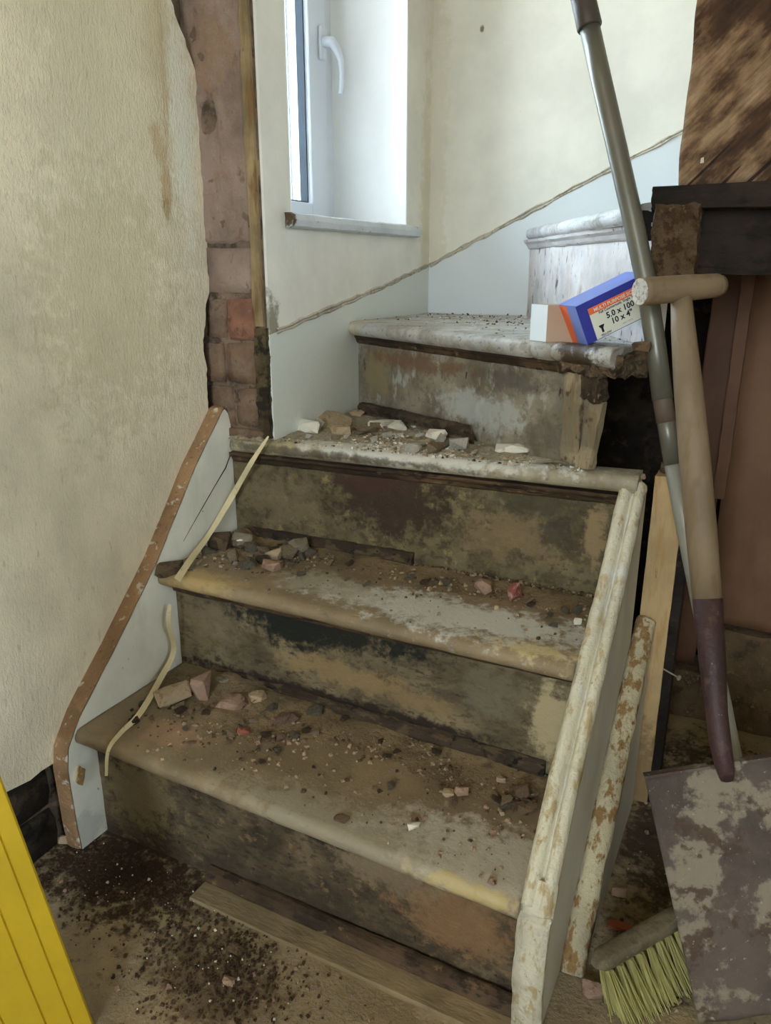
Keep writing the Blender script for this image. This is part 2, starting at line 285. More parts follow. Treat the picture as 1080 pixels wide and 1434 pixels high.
m_socket = mk('maroon_socket_paint', S(64, 44, 44), var=.15, layers=[(60, .60, .05, S(84, 64, 56), 1, .8), (160, .68, .02, S(150, 134, 114), 2, .8)], blobs=[((.86, .22, .26), (.03, .03, .03), S(130, 114, 94), .7)], rough=.5, bumps=[(140, .15)])
m_ash = mk('worn_ash_handle', S(124, 107, 84), var=.07, layers=[((70, 70, 7), .56, .08, S(116, 96, 70), 1, .7), ((20, 20, 10), .62, .06, S(100, 80, 54), 3, .6)], rough=.6, bumps=[((120, 120, 16), .08)])
m_end = mk('pale_end_grain', S(190, 186, 176), var=.08, layers=[(200, .55, .05, S(150, 142, 126), 1)], rough=.8, bumps=[(200, .2)])
m_pole = mk('grey_metal_pole', S(104, 102, 90), var=.06, layers=[((50, 50, 12), .64, .04, S(112, 88, 62), 3, .7)], rough=.38, bumps=(), metal=.35, spec=.6)
m_collar = mk('dark_pole_grip', S(66, 60, 52), var=.1, rough=.5, bumps=[(60, .1)])
m_poleband = mk('brown_worn_band', S(92, 78, 66), var=.12, rough=.6, bumps=[(80, .1)])
m_broomwood = mk('dirty_broom_wood', S(116, 104, 82), var=.15, layers=[((30, 30, 60), .56, .07, S(88, 76, 58), 1), (140, .68, .03, S(160, 148, 120), 3)], rough=.85, bumps=[(90, .25)])
m_bristle = mk('lime_bristle', S(176, 168, 108), var=.12, layers=[(40, .6, .1, S(150, 138, 62), 2, .6)], rough=.5, bumps=())
m_yellow = mk('yellow_plastic', S(188, 154, 30), var=.03, layers=[(60, .72, .02, S(120, 96, 40), 3, .6)], rough=.5, bumps=[(200, .04)], spec=.45)
m_blue = mk('blue_card', S(52, 58, 150), var=.03, rough=.45, bumps=())
m_lblue = mk('pale_blue_card', S(118, 138, 206), var=.04, rough=.45, bumps=())
m_orange = mk('orange_card', S(232, 112, 70), var=.03, rough=.5, bumps=())
m_label = mk('off_white_label', S(222, 222, 206), var=.02, rough=.5, bumps=())
m_ink = mk('black_ink', S(30, 30, 34), var=0, rough=.6, bumps=())
m_inkgrey = mk('grey_ink', S(150, 156, 140), var=0, rough=.6, bumps=())
m_kraft = mk('brown_card', S(176, 150, 128), var=.03, rough=.8, bumps=())
m_whitecard = mk('white_card', S(226, 234, 238), var=.01, rough=.6, bumps=())
m_cable = mk('cream_flat_strip', S(206, 190, 148), var=.07, layers=[(60, .64, .04, S(150, 124, 84), 2, .7)], rough=.6, bumps=[(60, .1)])
m_nail = mk('pale_nail_metal', S(150, 138, 116), var=.1, rough=.6, bumps=())
RUB = {
 'tan': mk('tan_plaster_rubble', S(158, 138, 110), var=.12, layers=[(60, .6, .06, S(130, 108, 78), 1, .8)], rough=.95, bumps=[(160, .3)]),
 'pink': mk('pinkish_brick_rubble', S(148, 120, 100), var=.12, layers=[(60, .58, .06, S(132, 100, 80), 1, .8)], rough=.95, bumps=[(160, .3)]),
 'red': mk('red_brick_rubble', S(136, 78, 64), var=.15, layers=[(60, .56, .05, S(190, 160, 146), 1, .9)], rough=.95, bumps=[(160, .3)]),
 'orange': mk('orange_brick_rubble', S(172, 98, 64), var=.12, layers=[(40, .6, .06, S(150, 80, 52), 1, .8)], rough=.95, bumps=[(120, .3)]),
 'white': mk('white_plaster_rubble', S(212, 206, 190), var=.06, layers=[(60, .64, .05, S(176, 160, 124), 1, .8)], rough=.9, bumps=[(140, .25)]),
 'grey': mk('grey_mortar_rubble', S(124, 114, 96), var=.14, layers=[(60, .58, .06, S(92, 80, 62), 1, .8)], rough=.95, bumps=[(160, .35)]),
 'dark': mk('dark_mortar_rubble', S(92, 74, 54), var=.2, layers=[(70, .58, .06, S(56, 44, 32), 1, .8)], rough=.95, bumps=[(160, .4)]),
}

# ---------------------------------------------------------------- THE SETTING
def build_floor():
    mb = MB()
    mb.grid(lambda a, b: (-.25 + 2.3 * a, -3.2 + 4.45 * b, .0 + .0022 * fb(18 * a, 30 * b, 0, 3)), 90, 160)
    mb.box((-.25, -3.2, -.12), (2.05, 1.25, -.006))
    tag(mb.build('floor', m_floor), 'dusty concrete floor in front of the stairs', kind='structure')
build_floor()

# left wall: brick body, thick textured plaster layer with a torn edge
EDGE = [(-.1, .36), (.10, .36), (.60, .372), (.64, .378), (.75, .376), (.84, .402), (.92, .402), (1.065, .405), (1.164, .405), (1.20, .388), (1.23, .37), (1.27, .348), (1.33, .33), (2.4, .30)]
def interp(tab, z):
    for (a, p), (b, q) in zip(tab, tab[1:]):
        if z <= b: return p + (q - p) * (z - a) / (b - a)
    return tab[-1][1]
wl = tag(MB().box((-.27, -3.0, 0), (-.052, .405, 2.5)).build('wall_left', m_mortar), kind='structure')
def plaster_layer():
    mb = MB(); rows = [.157 + (2.34) * ((i / 260) ** 1.35) for i in range(261)]
    ys = [-3.0, -2.0, -1.2, -.8] + [-.6 + .02 * k for k in range(46)]
    def yedge(z): return interp(EDGE, z) + .004 * nz(0, 0, z * 60, 2) + .003 * nz(0, 0, z * 160, 5)
    def zlow(y): return .157 + .010 * nz(0, y * 25, 0, 1) + .006 * nz(0, y * 90, 0, 4)
    def P(i, j, x):
        z = rows[i]; ye = yedge(z); y = ys[j] if j < len(ys) - 1 else ye
        if j < len(ys) - 1: y = min(y, ye - .001 * (len(ys) - j))
        zz = z if i > 0 else zlow(y)
        if i > 0: zz = max(z, zlow(y) + .0005 * i)
        zz = min(zz, 2.5)
        return (x + (.0016 * fb(0, y * 9, z * 9, 6) if x > -.03 else 0), y, zz)
    n, m = len(rows), len(ys); base = len(mb.v)
    vs = [P(i, j, -.0275) for i in range(n) for j in range(m)]
    fs = [(i * m + j, i * m + j + 1, (i + 1) * m + j + 1, (i + 1) * m + j) for i in range(n - 1) for j in range(m - 1)]
    mb.add(vs, fs, True)
    # torn edges (side and bottom)
    vs = [];
    for i in range(n):
        a = P(i, m - 1, -.0275); vs += [a, (-.052, a[1] - .006 + .004 * nz(a[2] * 80, 0, 0, 9), a[2])]
    mb.add(vs, [(2 * i, 2 * i + 1, 2 * i + 3, 2 * i + 2) for i in range(n - 1)])
    vs = []
    for j in range(m):
        a = P(0, j, -.0275); vs += [a, (-.052, a[1], a[2] + .004)]
    mb.add(vs, [(2 * j, 2 * j + 2, 2 * j + 3, 2 * j + 1) for j in range(m - 1)])
    return mb.build('plaster', m_plaster, wl)
plaster_layer()
bm_ = [MB() for _ in range(4)]
def brick(lo, hi, mat, parent, seed, jit=.002):
    """a worn brick: box with a lumpy front."""
    r = random.Random(seed); mb = MB()
    lo = Vector(lo); hi = Vector(hi); c = (lo + hi) / 2; h = (hi - lo) / 2
    bmm = bmesh.new(); bmesh.ops.create_cube(bmm, size=2.0); bmesh.ops.subdivide_edges(bmm, edges=bmm.edges[:], cuts=2, use_grid_fill=True)
    for v in bmm.verts:
        p = v.co.copy(); k = 1 - .05 * (abs(p.x * p.y * p.z))
        q = Vector((c.x + h.x * p.x * k, c.y + h.y * p.y * k, c.z + h.z * p.z * k))
        q += Vector((fb(q.x * 40, q.y * 40, q.z * 40, seed), fb(q.x * 40, q.y * 40, q.z * 40, seed + 9), fb(q.x * 40, q.y * 40, q.z * 40, seed + 17))) * jit
        v.co = q
    bmm.verts.index_update()
    mb.add([v.co.copy() for v in bmm.verts], [tuple(v.index for v in f.verts) for f in bmm.faces], True)
    bmm.free()
    return mb.build('brick', mat, parent)
# low bricks below the plaster, dark with dirt
for row in range(2):
    z0 = .004 + row * .078
    for k in range(5):
        y1 = -.04 - k * .225 - (.11 if row else 0) + .11
        if y1 > -.035: y1 = -.036
        brick((-.075, y1 - .205, z0), (-.042 + .004 * (k % 2), y1, z0 + .068), m_dirt_shade, wl, 40 + row * 9 + k, .003)

# window wall
ww = MB()
ww.box((-.27, .410, 0), (.089, 1.25, .935)); ww.box((-.27, .410, .935), (.089, .487, 2.3)); ww.box((-.27, .957, .935), (.089, 1.25, 2.3)); ww.box((-.27, .410, 2.3), (.089, 1.25, 2.5))
wws = tag(ww.build('wall_window_side', m_winwall), kind='structure')
wws.name = 'wall_window'
# brick return between the left wall and the window wall
mb = MB(); mb.box((-.052, .404, .580), (.084, .412, 2.5)); mb.build('mortar_bed', m_mortar, wws)
def return_bricks():
    zs = [.52, .600, .674, .749, .825]
    spec = [
        (.580, .595, [(-.046, .075, m_brick)]), (.600, .668, [(-.048, .010, m_brick), (.016, .074, m_brick)]),
        (.676, .744, [(-.046, -.004, m_brick), (.002, .064, m_brick)]), (.752, .820, [(-.040, .006, m_brick), (.010, .066, m_brickred)]),
        (.828, .902, [(-.03, .070, m_coat)])]
    k = 0
    for z0, z1, bs in spec:
        for x0, x1, mt in bs:
            brick((x0, .397 + .003 * (k % 3), z0), (x1, .412, z1), mt, wws, 60 + k, .0035); k += 1
return_bricks()
def coat():
    mb = MB()
    def fn(a, b):
        x = -.05 + .125 * a; z = .905 + .62 * b
        hole = math.exp(-(((x + .008) / .012) ** 2 + ((z - 1.105) / .02) ** 2)) * .02
        y = .402 + .004 * fb(x * 22, 0, z * 14, 3) + .002 * fb(x * 80, 0, z * 60, 8) + hole
        if b < .01: y += .006
        return (x, y, z + .004 * nz(x * 50, 0, z * 3, 1))
    mb.grid(lambda a, b: fn(a, b), 26, 150, True)
    # top part above what the picture shows, plain
    mb.box((-.05, .402, 1.52), (.075, .412, 2.5))
    mb.build('mortar_coat', m_coat, wws)
coat()
def ragged_post(name, x0, x1, y0, y1, z0, z1, mat, parent, amp, seed, n=60, freq=45):
    mb = MB()
    def ring(a, b):
        z = z0 + (z1 - z0) * a; k = int(round(b * 8)) % 8
        cs = [(x0, y0), ((x0 + x1) / 2, y0), (x1, y0), (x1, (y0 + y1) / 2), (x1, y1), ((x0 + x1) / 2, y1), (x0, y1), (x0, (y0 + y1) / 2)][k]
        return (cs[0] + amp * fb(z * freq, k * 3.3, 0, seed), cs[1] + amp * fb(z * freq, k * 3.3, 5, seed + 3), z)
    mb.grid(ring, n, 8, False, wrapv=True, caps=True)
    return mb.build(name, mat, parent)
ragged_post('batten', .066, .0835, .398, .414, .775, 1.6, m_batten, wws, .0020, 4, 90, 22)
ragged_post('mortar_edge', .064, .0865, .399, .414, .582, .772, m_darkmoss, wws, .0035, 8, 40)
ragged_post('mortar_edge', .066, .087, .402, .414, 1.6, 2.5, m_mortar, wws, .002, 9, 20)
# skim plaster lip between batten and paint
# back wall
wb = tag(MB().box((.089, 1.084, 0), (2.05, 1.25, 2.5)).build('wall_back', m_back), kind='structure')
MB().box((.0895, 1.0795, .001), (1.89, 1.0845, .735)).box((.40, 1.0795, .735), (1.89, 1.0845, .92)).build('shade_dark_masonry', m_dirt_shade, wb)  # unpainted masonry sheet, darkened to carry the under-stair shade in its colour
MB().box((.0885, .46, .001), (.0935, 1.079, .54)).build('shade_dark_masonry', m_dirt_shade, wws)  # same shade-coloured sheet on the window wall below the treads
wq = MB(); wq.box((1.9, -3.0, 0), (2.05, -1.4, 2.5)); wq.box((1.9, -.9, 0), (2.05, 1.084, 2.5)); wq.box((1.9, -1.4, 0), (2.05, -.9, .9)); wq.box((1.9, -1.4, 2.0), (2.05, -.9, 2.5))
tag(wq.build('wall_right', m_plain), kind='structure')
wr = MB(); wr.box((-.27, -3.15, 0), (2.05, -3.0, .9)); wr.box((-.27, -3.15, 2.0), (2.05, -3.0, 2.5)); wr.box((-.27, -3.15, .9), (.6, -3.0, 2.0)); wr.box((1.4, -3.15, .9), (2.05, -3.0, 2.0))
tag(wr.build('wall_rear', m_plain), kind='structure')
tag(MB().box((-.27, -3.15, 2.5), (2.05, 1.25, 2.62)).build('ceiling', m_plain), kind='structure')
wf = MB()
for lo, hi in (((1.94, -1.4, .9), (2.0, -.9, .95)), ((1.94, -1.4, 1.95), (2.0, -.9, 2.0)), ((1.94, -1.4, .95), (2.0, -1.35, 1.95)), ((1.94, -.95, .95), (2.0, -.9, 1.95))): wf.box(lo, hi)
wf3 = MB()
for lo, hi in (((.6, -3.1, .9), (1.4, -3.04, .95)), ((.6, -3.1, 1.95), (1.4, -3.04, 2.0)), ((.6, -3.1, .95), (.65, -3.04, 1.95)), ((1.35, -3.1, .95), (1.4, -3.04, 1.95))): wf3.box(lo, hi)
tag(wf3.build('window_fill_rear', m_upvc), kind='structure')  # added unseen window, lets fill light in from behind the camera
w2 = tag(wf.build('window_fill_side', m_upvc), kind='structure')  # added unseen window, brings side light onto the left wall

# scars where a skirting was torn away
def scar(name, pts, nrm, width, parent, seed):
    mb = MB(); pts = [Vector(p) for p in pts]; nrm = Vector(nrm)
    def P(a):
        t = a * (len(pts) - 1); i = min(int(t), len(pts) - 2); return pts[i].lerp(pts[i + 1], t - i)
    tdir = (pts[-1] - pts[0]).normalized(); up = nrm.cross(tdir); up = up if up.z > 0 else -up
    def fn(a, b):
        p = P(a); s = (p - pts[0]).length
        w = width * (1 + .55 * nz(s * 40, 0, 0, seed)); off = .0025 * nz(s * 30, 3, 0, seed)
        h = [0, .9, .35, 1.0, 0][int(round(b * 4))] * .004 * (1 + .6 * nz(s * 90, b * 4, 0, seed + 4))
        return p + up * (w * (b - .5) + off) + nrm * (h - .0005)
    mb.grid(fn, 160, 4, False)
    return tag(mb.build(name, m_scar), kind='structure')
scar('trim_1', [(.089, .43, .765), (.089, .662, .803), (.089, .851, .833), (.089, 1.079, .875)], (1, 0, 0), .011, None, 1)
scar('trim_2', [(.092, 1.084, .875), (.23, 1.084, .941), (.501, 1.084, 1.068), (.75, 1.084, 1.18), (1.3, 1.084, 1.43)], (0, -1, 0), .011, None, 2)

# window 1
m_reveal = mk('window_lit_reveal_white', S(242, 243, 240), var=.01, rough=.7, bumps=[(60, .04)])  # whiter than the wall paint: window light put into the reveal colour
rv_ = MB(); rv_.box((-.095, .953, .962), (.0885, .9575, 2.3)); rv_.box((-.095, .487, .962), (.0885, .491, 2.3)); rv_.build('window_reveal', m_reveal, wws)
w1 = MB()
for lo, hi in (((-.155, .922, .93), (-.095, .957, 2.3)), ((-.155, .487, .93), (-.095, .510, 2.3)), ((-.155, .510, 2.27), (-.095, .922, 2.3)), ((-.155, .510, .93), (-.095, .922, .965))): w1.box(lo, hi)
w1o = tag(w1.build('window_1', m_upvc, bevel=.003), kind='structure')
sash = MB()
for lo, hi in (((-.15, .850, .968), (-.088, .918, 2.265)), ((-.15, .513, .968), (-.088, .545, 2.265)), ((-.15, .545, 2.23), (-.088, .850, 2.265)), ((-.15, .545, .968), (-.088, .850, 1.005))): sash.box(lo, hi)
so = sash.build('sash', m_upvc, w1o, bevel=.004)
g = MB(); g.box((-.118, .8462, 1.0), (-.100, .8505, 2.235)); g.box((-.118, .544, 1.0), (-.100, .549, 2.235)); g.box((-.118, .549, 1.0), (-.100, .8462, 1.009)); g.build('gasket', m_gasket, so)
g = MB(); g.box((-.14, .9175, .97), (-.0955, .9225, 2.26)); g.build('gasket', m_gasket, w1o)
def glass_mat():
    m = bpy.data.materials.new('clear_glass'); m.use_nodes = True; b = m.node_tree.nodes['Principled BSDF']
    b.inputs['Transmission Weight'].default_value = 1; b.inputs['Roughness'].default_value = 0; b.inputs['IOR'].default_value = 1.01; b.inputs['Base Color'].default_value = (.96, .99, 1, 1)
    n = m.node_tree; tr = n.nodes.new('ShaderNodeBsdfTransparent'); tr.inputs[0].default_value = (.93, .97, 1, 1); gl = n.nodes.new('ShaderNodeBsdfGlossy'); gl.inputs['Roughness'].default_value = .02
    fr = n.nodes.new('ShaderNodeFresnel'); fr.inputs[0].default_value = 1.45; mx = n.nodes.new('ShaderNodeMixShader')
    n.links.new(fr.outputs[0], mx.inputs[0]); n.links.new(tr.outputs[0], mx.inputs[1]); n.links.new(gl.outputs[0], mx.inputs[2]); n.links.new(mx.outputs[0], n.nodes['Material Output'].inputs[0])
    return m
m_glass = glass_mat()
g = MB(); g.box((-.125, .548, 1.0), (-.12, .846, 2.232)); g.build('pane', m_glass, so)
g = MB(); g.box((1.968, -1.35, .95), (1.972, -.95, 1.95)); g.build('pane', m_glass, w2)
# handle
hz = at(452, 60, 'X', -.085).z
hy = .895
hb = MB(); hb.box((-.088, hy - .011, hz - .035), (-.078, hy + .011, hz + .03)); ho = hb.build('handle', m_upvc, so, bevel=.005)
hp = [(-.078, hy, hz), (-.060, hy + .001, hz - .002), (-.050, hy + .004, hz - .015), (-.042, hy + .006, hz - .035), (-.040, hy + .007, hz - .06), (-.041, hy + .007, hz - .085), (-.043, hy + .006, hz - .10)]
hl = MB().tube(hp, [.011, .0105, .0085, .0065, .0058, .0058, .005], 12); hl.build('handle_lever', m_upvc, ho)
# sill
def sillfn(a, b):
    y = .466 + .531 * a; k = int(round(b * 7)) % 8
    cs = [(-.095, .935), (.098, .935), (.106, .938), (.108, .948), (.105, .957), (.098, .960), (0, .961), (-.095, .963)][k]
    w = 0 if k in (0, 7, 6) else 1
    return (cs[0] + w * .0015 * fb(y * 40, k, 0, 1), y, cs[1] + w * .0012 * fb(y * 40, k, 3, 2))
sl = MB()
sl.grid(lambda a, b: (lambda q: (q[0], q[1], q[2]))(sillfn(a, b)), 60, 8, False, wrapv=True, caps=True)
# keep the board inside the reveal behind the wall face
for v in sl.v:
    if v.x < .085: v.y = min(max(v.y, .4875), .9565)
sl.build('sill', m_sill, w1o)

# ---------------------------------------------------------------- STAIRCASE
stair = empty('staircase', (.35, .2, 0), 'derelict winding wooden staircase with peeling cream paint and dusty treads rising past the window', 'staircase')
def nose_profile(th, r):
    """outward offset, dz from the top"""
    pr = [(-.004, -th), (r * .5, -th)]
    for k in range(0, 7):
        q = -math.pi / 2 + math.pi * k / 6
        pr.append((r * .45 + math.cos(q) * r, -th / 2 + math.sin(q) * th / 2))
    return pr
def tread(name, A, B, backpts, th, mat, seed, nu=110, worn=.0016, zdip=.0, ragged=0.0):
    """A, B: nose line ends on the top surface; backpts: polyline at the back."""
    A = Vector(A); B = Vector(B); bp = [Vector(p) for p in backpts]
    L_ = [0]
    for p, q in zip(bp, bp[1:]): L_.append(L_[-1] + (q - p).length)
    def back(a):
        s = a * L_[-1]
        for i in range(len(bp) - 1):
            if s <= L_[i + 1] + 1e-9: return bp[i].lerp(bp[i + 1], (s - L_[i]) / max(1e-9, L_[i + 1] - L_[i]))
        return bp[-1].copy()
    d = (B - A).normalized(); out = Vector((d.y, -d.x, 0)).normalized()
    pr = nose_profile(th, th * .5); NT = 14
    npv = len(pr) + NT + 1
    def fn(a, b):
        k = int(round(b * npv)) % npv
        f = A.lerp(B, a); bk = back(a)
        s = a * (B - A).length
        if k < len(pr):
            o, dz = pr[k]; p = f + out * (o - th * .5) + Vector((0, 0, dz))
            amp = worn * (1.0 if k > 1 else .3)
            e = fb(s * 16, k * .5, 0, seed) * amp + ragged * min(0, fb(s * 30, 1, 1, seed + 5)) * (1 if a > .75 else .2)
            p += out * e + Vector((0, 0, -abs(fb(s * 9, 2, k * .3, seed + 2)) * amp * .8 if k > 4 else 0))
        elif k < len(pr) + NT:
            t = (k - len(pr) + 1) / NT; f0 = f - out * th * .5
            p = f0.lerp(bk, t); p.z += .0012 * fb(p.x * 14, p.y * 14, 0, seed) - zdip * math.sin(math.pi * a) * (1 - t) * .5
        else:
            p = bk + Vector((0, 0, -th))
        return p
    mb = MB(); mb.grid(fn, nu, npv, True, wrapv=True, caps=True)
    return mb.build(name, mat, stair)
def strip(name, A, B, prof, mat, parent, seed, amp=.001, n=80, smooth=False, gaps=None):
    """sweep a (outward, dz) profile along a line"""
    A = Vector(A); B = Vector(B); d = (B - A).normalized(); h = Vector((d.x, d.y, 0)).normalized(); out = Vector((h.y, -h.x, 0))
    m = len(prof); mb = MB()
    def fn(a, b):
        k = int(round(b * m)) % m; p = A.lerp(B, a); s = a * (B - A).length; o, dz = prof[k]
        e = fb(s * 28, k * 1.7, 0, seed) * amp; e2 = fb(s * 28, k * 1.7, 6, seed) * amp
        return p + out * (o + e) + Vector((0, 0, dz + e2))
    mb.grid(fn, n, m, smooth, wrapv=True, caps=True)
    return mb.build(name, mat, parent)
def riser(A, B, z0, z1, mat, seed):
    A = Vector((A[0], A[1], 0)); B = Vector((B[0], B[1], 0)); d = (B - A).normalized(); out = Vector((d.y, -d.x, 0)); mb = MB()
    def fn(a, b):
        p = A.lerp(B, a); z = z0 + (z1 - z0) * b; s = a * (B - A).length
        return p + out * (.0016 * fb(s * 12, z * 30, 0, seed)) + Vector((0, 0, z))
    mb.grid(fn, 60, 24, True)
    vs = [A + Vector((0, 0, z0)), B + Vector((0, 0, z0)), B + Vector((0, 0, z1)), A + Vector((0, 0, z1))]; vs2 = [v - out * .018 for v in vs]
    mb.add(vs + vs2, [(4, 7, 6, 5), (0, 4, 5, 1), (3, 2, 6, 7), (0, 3, 7, 4), (1, 5, 6, 2)])
    return mb.build('riser', mat, stair)
SC = [(0, 0), (.016, 0), (.015, -.005), (.009, -.010), (.006, -.016), (.003, -.019), (0, -.019)]
def scotia(tr, A, B, z, mat, seed): return strip('scotia_moulding', (A[0], A[1], z), (B[0], B[1], z), SC, mat, tr, seed, .0010)
# step 1
t1 = tread('tread', (.001, -.012, .208), (.690, -.012, .184), [(.001, .246, .205), (.690, .246, .186)], .026, m_t1, 11)
riser((.001, .020), (.692, .020), .0, .180, m_r1, 1)
scotia(t1, (.004, .020), (.690, .020), .172, m_mould_dark, 3)
# step 2
t2 = tread('tread', (.001, .190, .392), (.690, .190, .386), [(.001, .470, .386), (.690, .470, .382)], .026, m_t2, 12)
riser((.001, .224), (.692, .224), .19, .366, m_r2, 2)
scotia(t2, (.001, .224), (.690, .224), .362, m_mould_dark, 4)
# step 3
def t3back():
    return [(.001, .4045, .575), (.0885, .4055, .575), (.0895, .745, .575), (.20, .69, .575), (.62, .445, .578), (.700, .440, .580)]
A3, B3 = Vector((.001, .400, .577)), Vector((.715, .404, .588))
def tread3():
    mb = MB(); th = .028; out = Vector((0, -1, 0)); pr = nose_profile(th, th * .5); NT = 16; npv = len(pr) + NT + 1
    def yb(x):
        if x < .0895: return .4055
        return max(.44, .745 - (x - .0895) * .56)
    def fn(a, b):
        k = int(round(b * npv)) % npv; f = A3.lerp(B3, a); x = f.x; Y = yb(x)
        if k < len(pr):
            o, dz = pr[k]; p = f + out * (o - th * .5 if x > .0 else 0) + Vector((0, 0, dz)) + out * (.0016 * fb(x * 16, k * .5, 0, 31))
            if k > 4: p.z -= abs(fb(x * 9, 2, k * .3, 8)) * .0013
            p.y = min(p.y, Y - .001)
        elif k < len(pr) + NT:
            t = (k - len(pr) + 1) / NT; y0 = min(f.y + th * .5, Y - .001); p = Vector((x, y0 + (Y - y0) * t, f.z + .001 * fb(x * 14, y0 * 14 + t, 0, 3)))
        else: p = Vector((x, Y, f.z - th))
        return p
    mb.grid(fn, 150, npv, True, wrapv=True, caps=True); return mb.build('tread', m_t3, stair)
t3 = tread3()
riser((.001, .437), (.692, .437), .372, .552, m_r3, 3) if False else None
# riser 3 passes in front of the brick return
riser((.001, .4045 + .0), (.001 + .0001, .4045), .37, .371, m_r3, 3) if False else None
R3Y = .434
mb3 = MB()
riser((.001, R3Y - .032), (.692, R3Y), .372, .552, m_r3, 3)
scotia(t3, (.004, R3Y - .032), (.690, R3Y), .552, m_mould_dark, 5)
# step 4 (winder)
P0 = Vector((.0895, .690, .768)); P1 = Vector((.672, .362, .768)); d4 = (P1 - P0).normalized(); n4 = Vector((-d4.y, d4.x, 0))
t4 = tread('tread', P0, P1, [(.0895, 1.0835, .764), (.34, 1.0835, .764), (.60, .64, .764), (.695, .47, .764)], .028, m_t4, 14, ragged=.012)
Q0 = P0 + n4 * .030; Q1 = P0 + d4 * .615 + n4 * .030
riser((.0895, Q0.y + .008), (Q1.x, Q1.y), .565, .742, m_r4, 4)
scotia(t4, (.0895, Q0.y + .008), (Q1.x - .02, Q1.y + .011), .741, m_mould_dark, 6)
# step 5 (winder)
U0 = Vector((.331, 1.083, .955)); U1 = Vector((.672, .459, .955)); d5 = (U1 - U0).normalized(); n5 = Vector((-d5.y, d5.x, 0))
t5 = tread('tread', U0, U1, [(.345, 1.0835, .953), (.70, 1.0835, .953), (.735, .470, .953)], .026, m_t5, 15)
V0 = U0 + n5 * .030; V1 = U0 + d5 * .725 + n5 * .030
riser((V0.x - .02, 1.083), (V1.x, V1.y), .762, .930, m_r5, 5)
scotia(t5, (V0.x - .02, 1.083), (V1.x, V1.y), .929, m_mould_w, 7)
# upper flight going right, hidden behind its string
for k in range(4):
    x0 = .740 + .2 * k; z1 = 1.14 + .19 * k
    mb = MB(); mb.box((x0, .47, z1 - .026), (x0 + .235, 1.083, z1)); mb.build('tread', m_t5, stair, bevel=.008)
    mb = MB(); mb.box((x0 + .02, .475, z1 - .19), (x0 + .038, 1.083, z1 - .026)); mb.build('riser', m_r5, stair)
# kick bead and floor strip at the foot of riser 1
BEAD = [(0, 0), (.018, 0), (.020, .005), (.018, .011), (.012, .016), (.004, .019), (0, .019)][::-1]
strip('kick_moulding', (.215, .020, .002), (.690, .012, .002), BEAD, m_mould_dark, stair, 9, .0012)
FS = [(0, -.001), (0, .005), (.034, .005), (.036, .003), (.036, -.001)]
fsm = mk('dusty_floor_batten', S(136, 118, 88), var=.10, layers=[((20, 60, 60), .58, .08, S(112, 94, 68), 1, .6)], rough=.8, bumps=[((40, 140, 140), .2)])
strip('floor_batten', (.216, .001, .0), (.690, -.006, .0), FS, fsm, stair, 10, .0008)
# rotten moulding strips at the foot of risers 2 and 3
m_rot = mk('rotten_black_strip', S(58, 46, 34), var=.3, layers=[((30, 60, 60), .56, .05, S(96, 80, 58), 1, .8), ((50, 50, 50), .62, .03, S(28, 22, 18), 2)], rough=.85, bumps=[((60, 200, 200), .5)])
RB = [(0, 0), (.012, 0), (.015, .008), (.010, .016), (.003, .021), (0, .021)][::-1]
strip('base_moulding', (.07, .224, .197), (.655, .224, .190), RB, m_rot, stair, 21, .0024, 120)
strip('base_moulding', (.02, R3Y - .03, .390), (.36, R3Y - .015, .387), RB, m_rot, stair, 22, .0020, 100)

# broken pieces at the right end of riser 4
def chunk_box(name, o, e1, e2, e3, mat, parent, seed, amp=.002, cuts=5):
    bmm = bmesh.new(); bmesh.ops.create_cube(bmm, size=1.0); bmesh.ops.subdivide_edges(bmm, edges=bmm.edges[:], cuts=cuts, use_grid_fill=True)
    o = Vector(o); e1 = Vector(e1); e2 = Vector(e2); e3 = Vector(e3)
    for v in bmm.verts:
        p = o + e1 * (v.co.x + .5) + e2 * (v.co.y + .5) + e3 * (v.co.z + .5)
        v.co = p + Vector((fb(p.x * 60, p.y * 60, p.z * 60, seed), fb(p.x * 60, p.y * 60, p.z * 60, seed + 5), fb(p.x * 60, p.y * 60, p.z * 60, seed + 8))) * amp
    bmm.verts.index_update(); mb = MB(); fs = [tuple(v.index for v in f.verts) for f in bmm.faces]
    if e1.cross(e2).dot(e3) < 0: fs = [f[::-1] for f in fs]
    mb.add([v.co.copy() for v in bmm.verts], fs); bmm.free()
    return mb.build(name, mat, parent)
e = d4; up = Vector((0, 0, 1))
qa = Vector((Q1.x, Q1.y, 0))
ob = chunk_box('end_cleat', qa - d4 * .052 - n4 * .0045 + up * .592, d4 * .036, n4 * .006, up * .135, m_cleat, stair, 3, .0030, 8)
ob = chunk_box('end_cleat', qa - d4 * .016 - n4 * .008 + up * .588, d4 * .024, n4 * .012, up * .10 + d4 * .016, m_cleat, stair, 5, .0032, 8)
ob = chunk_box('broken_end', qa - d4 * .055 - n4 * .024 + up * .728, d4 * .105, n4 * .07, up * .030 + d4 * .006, m_rough, stair, 7, .0085, 9)
ob['label'] = 'crumbled brown rotten end of the fourth tread'
ob = chunk_box('broken_end', qa - d4 * .012 - n4 * .012 + up * .690, d4 * .030, n4 * .02, up * .045, m_rough, stair, 9, .006, 7)

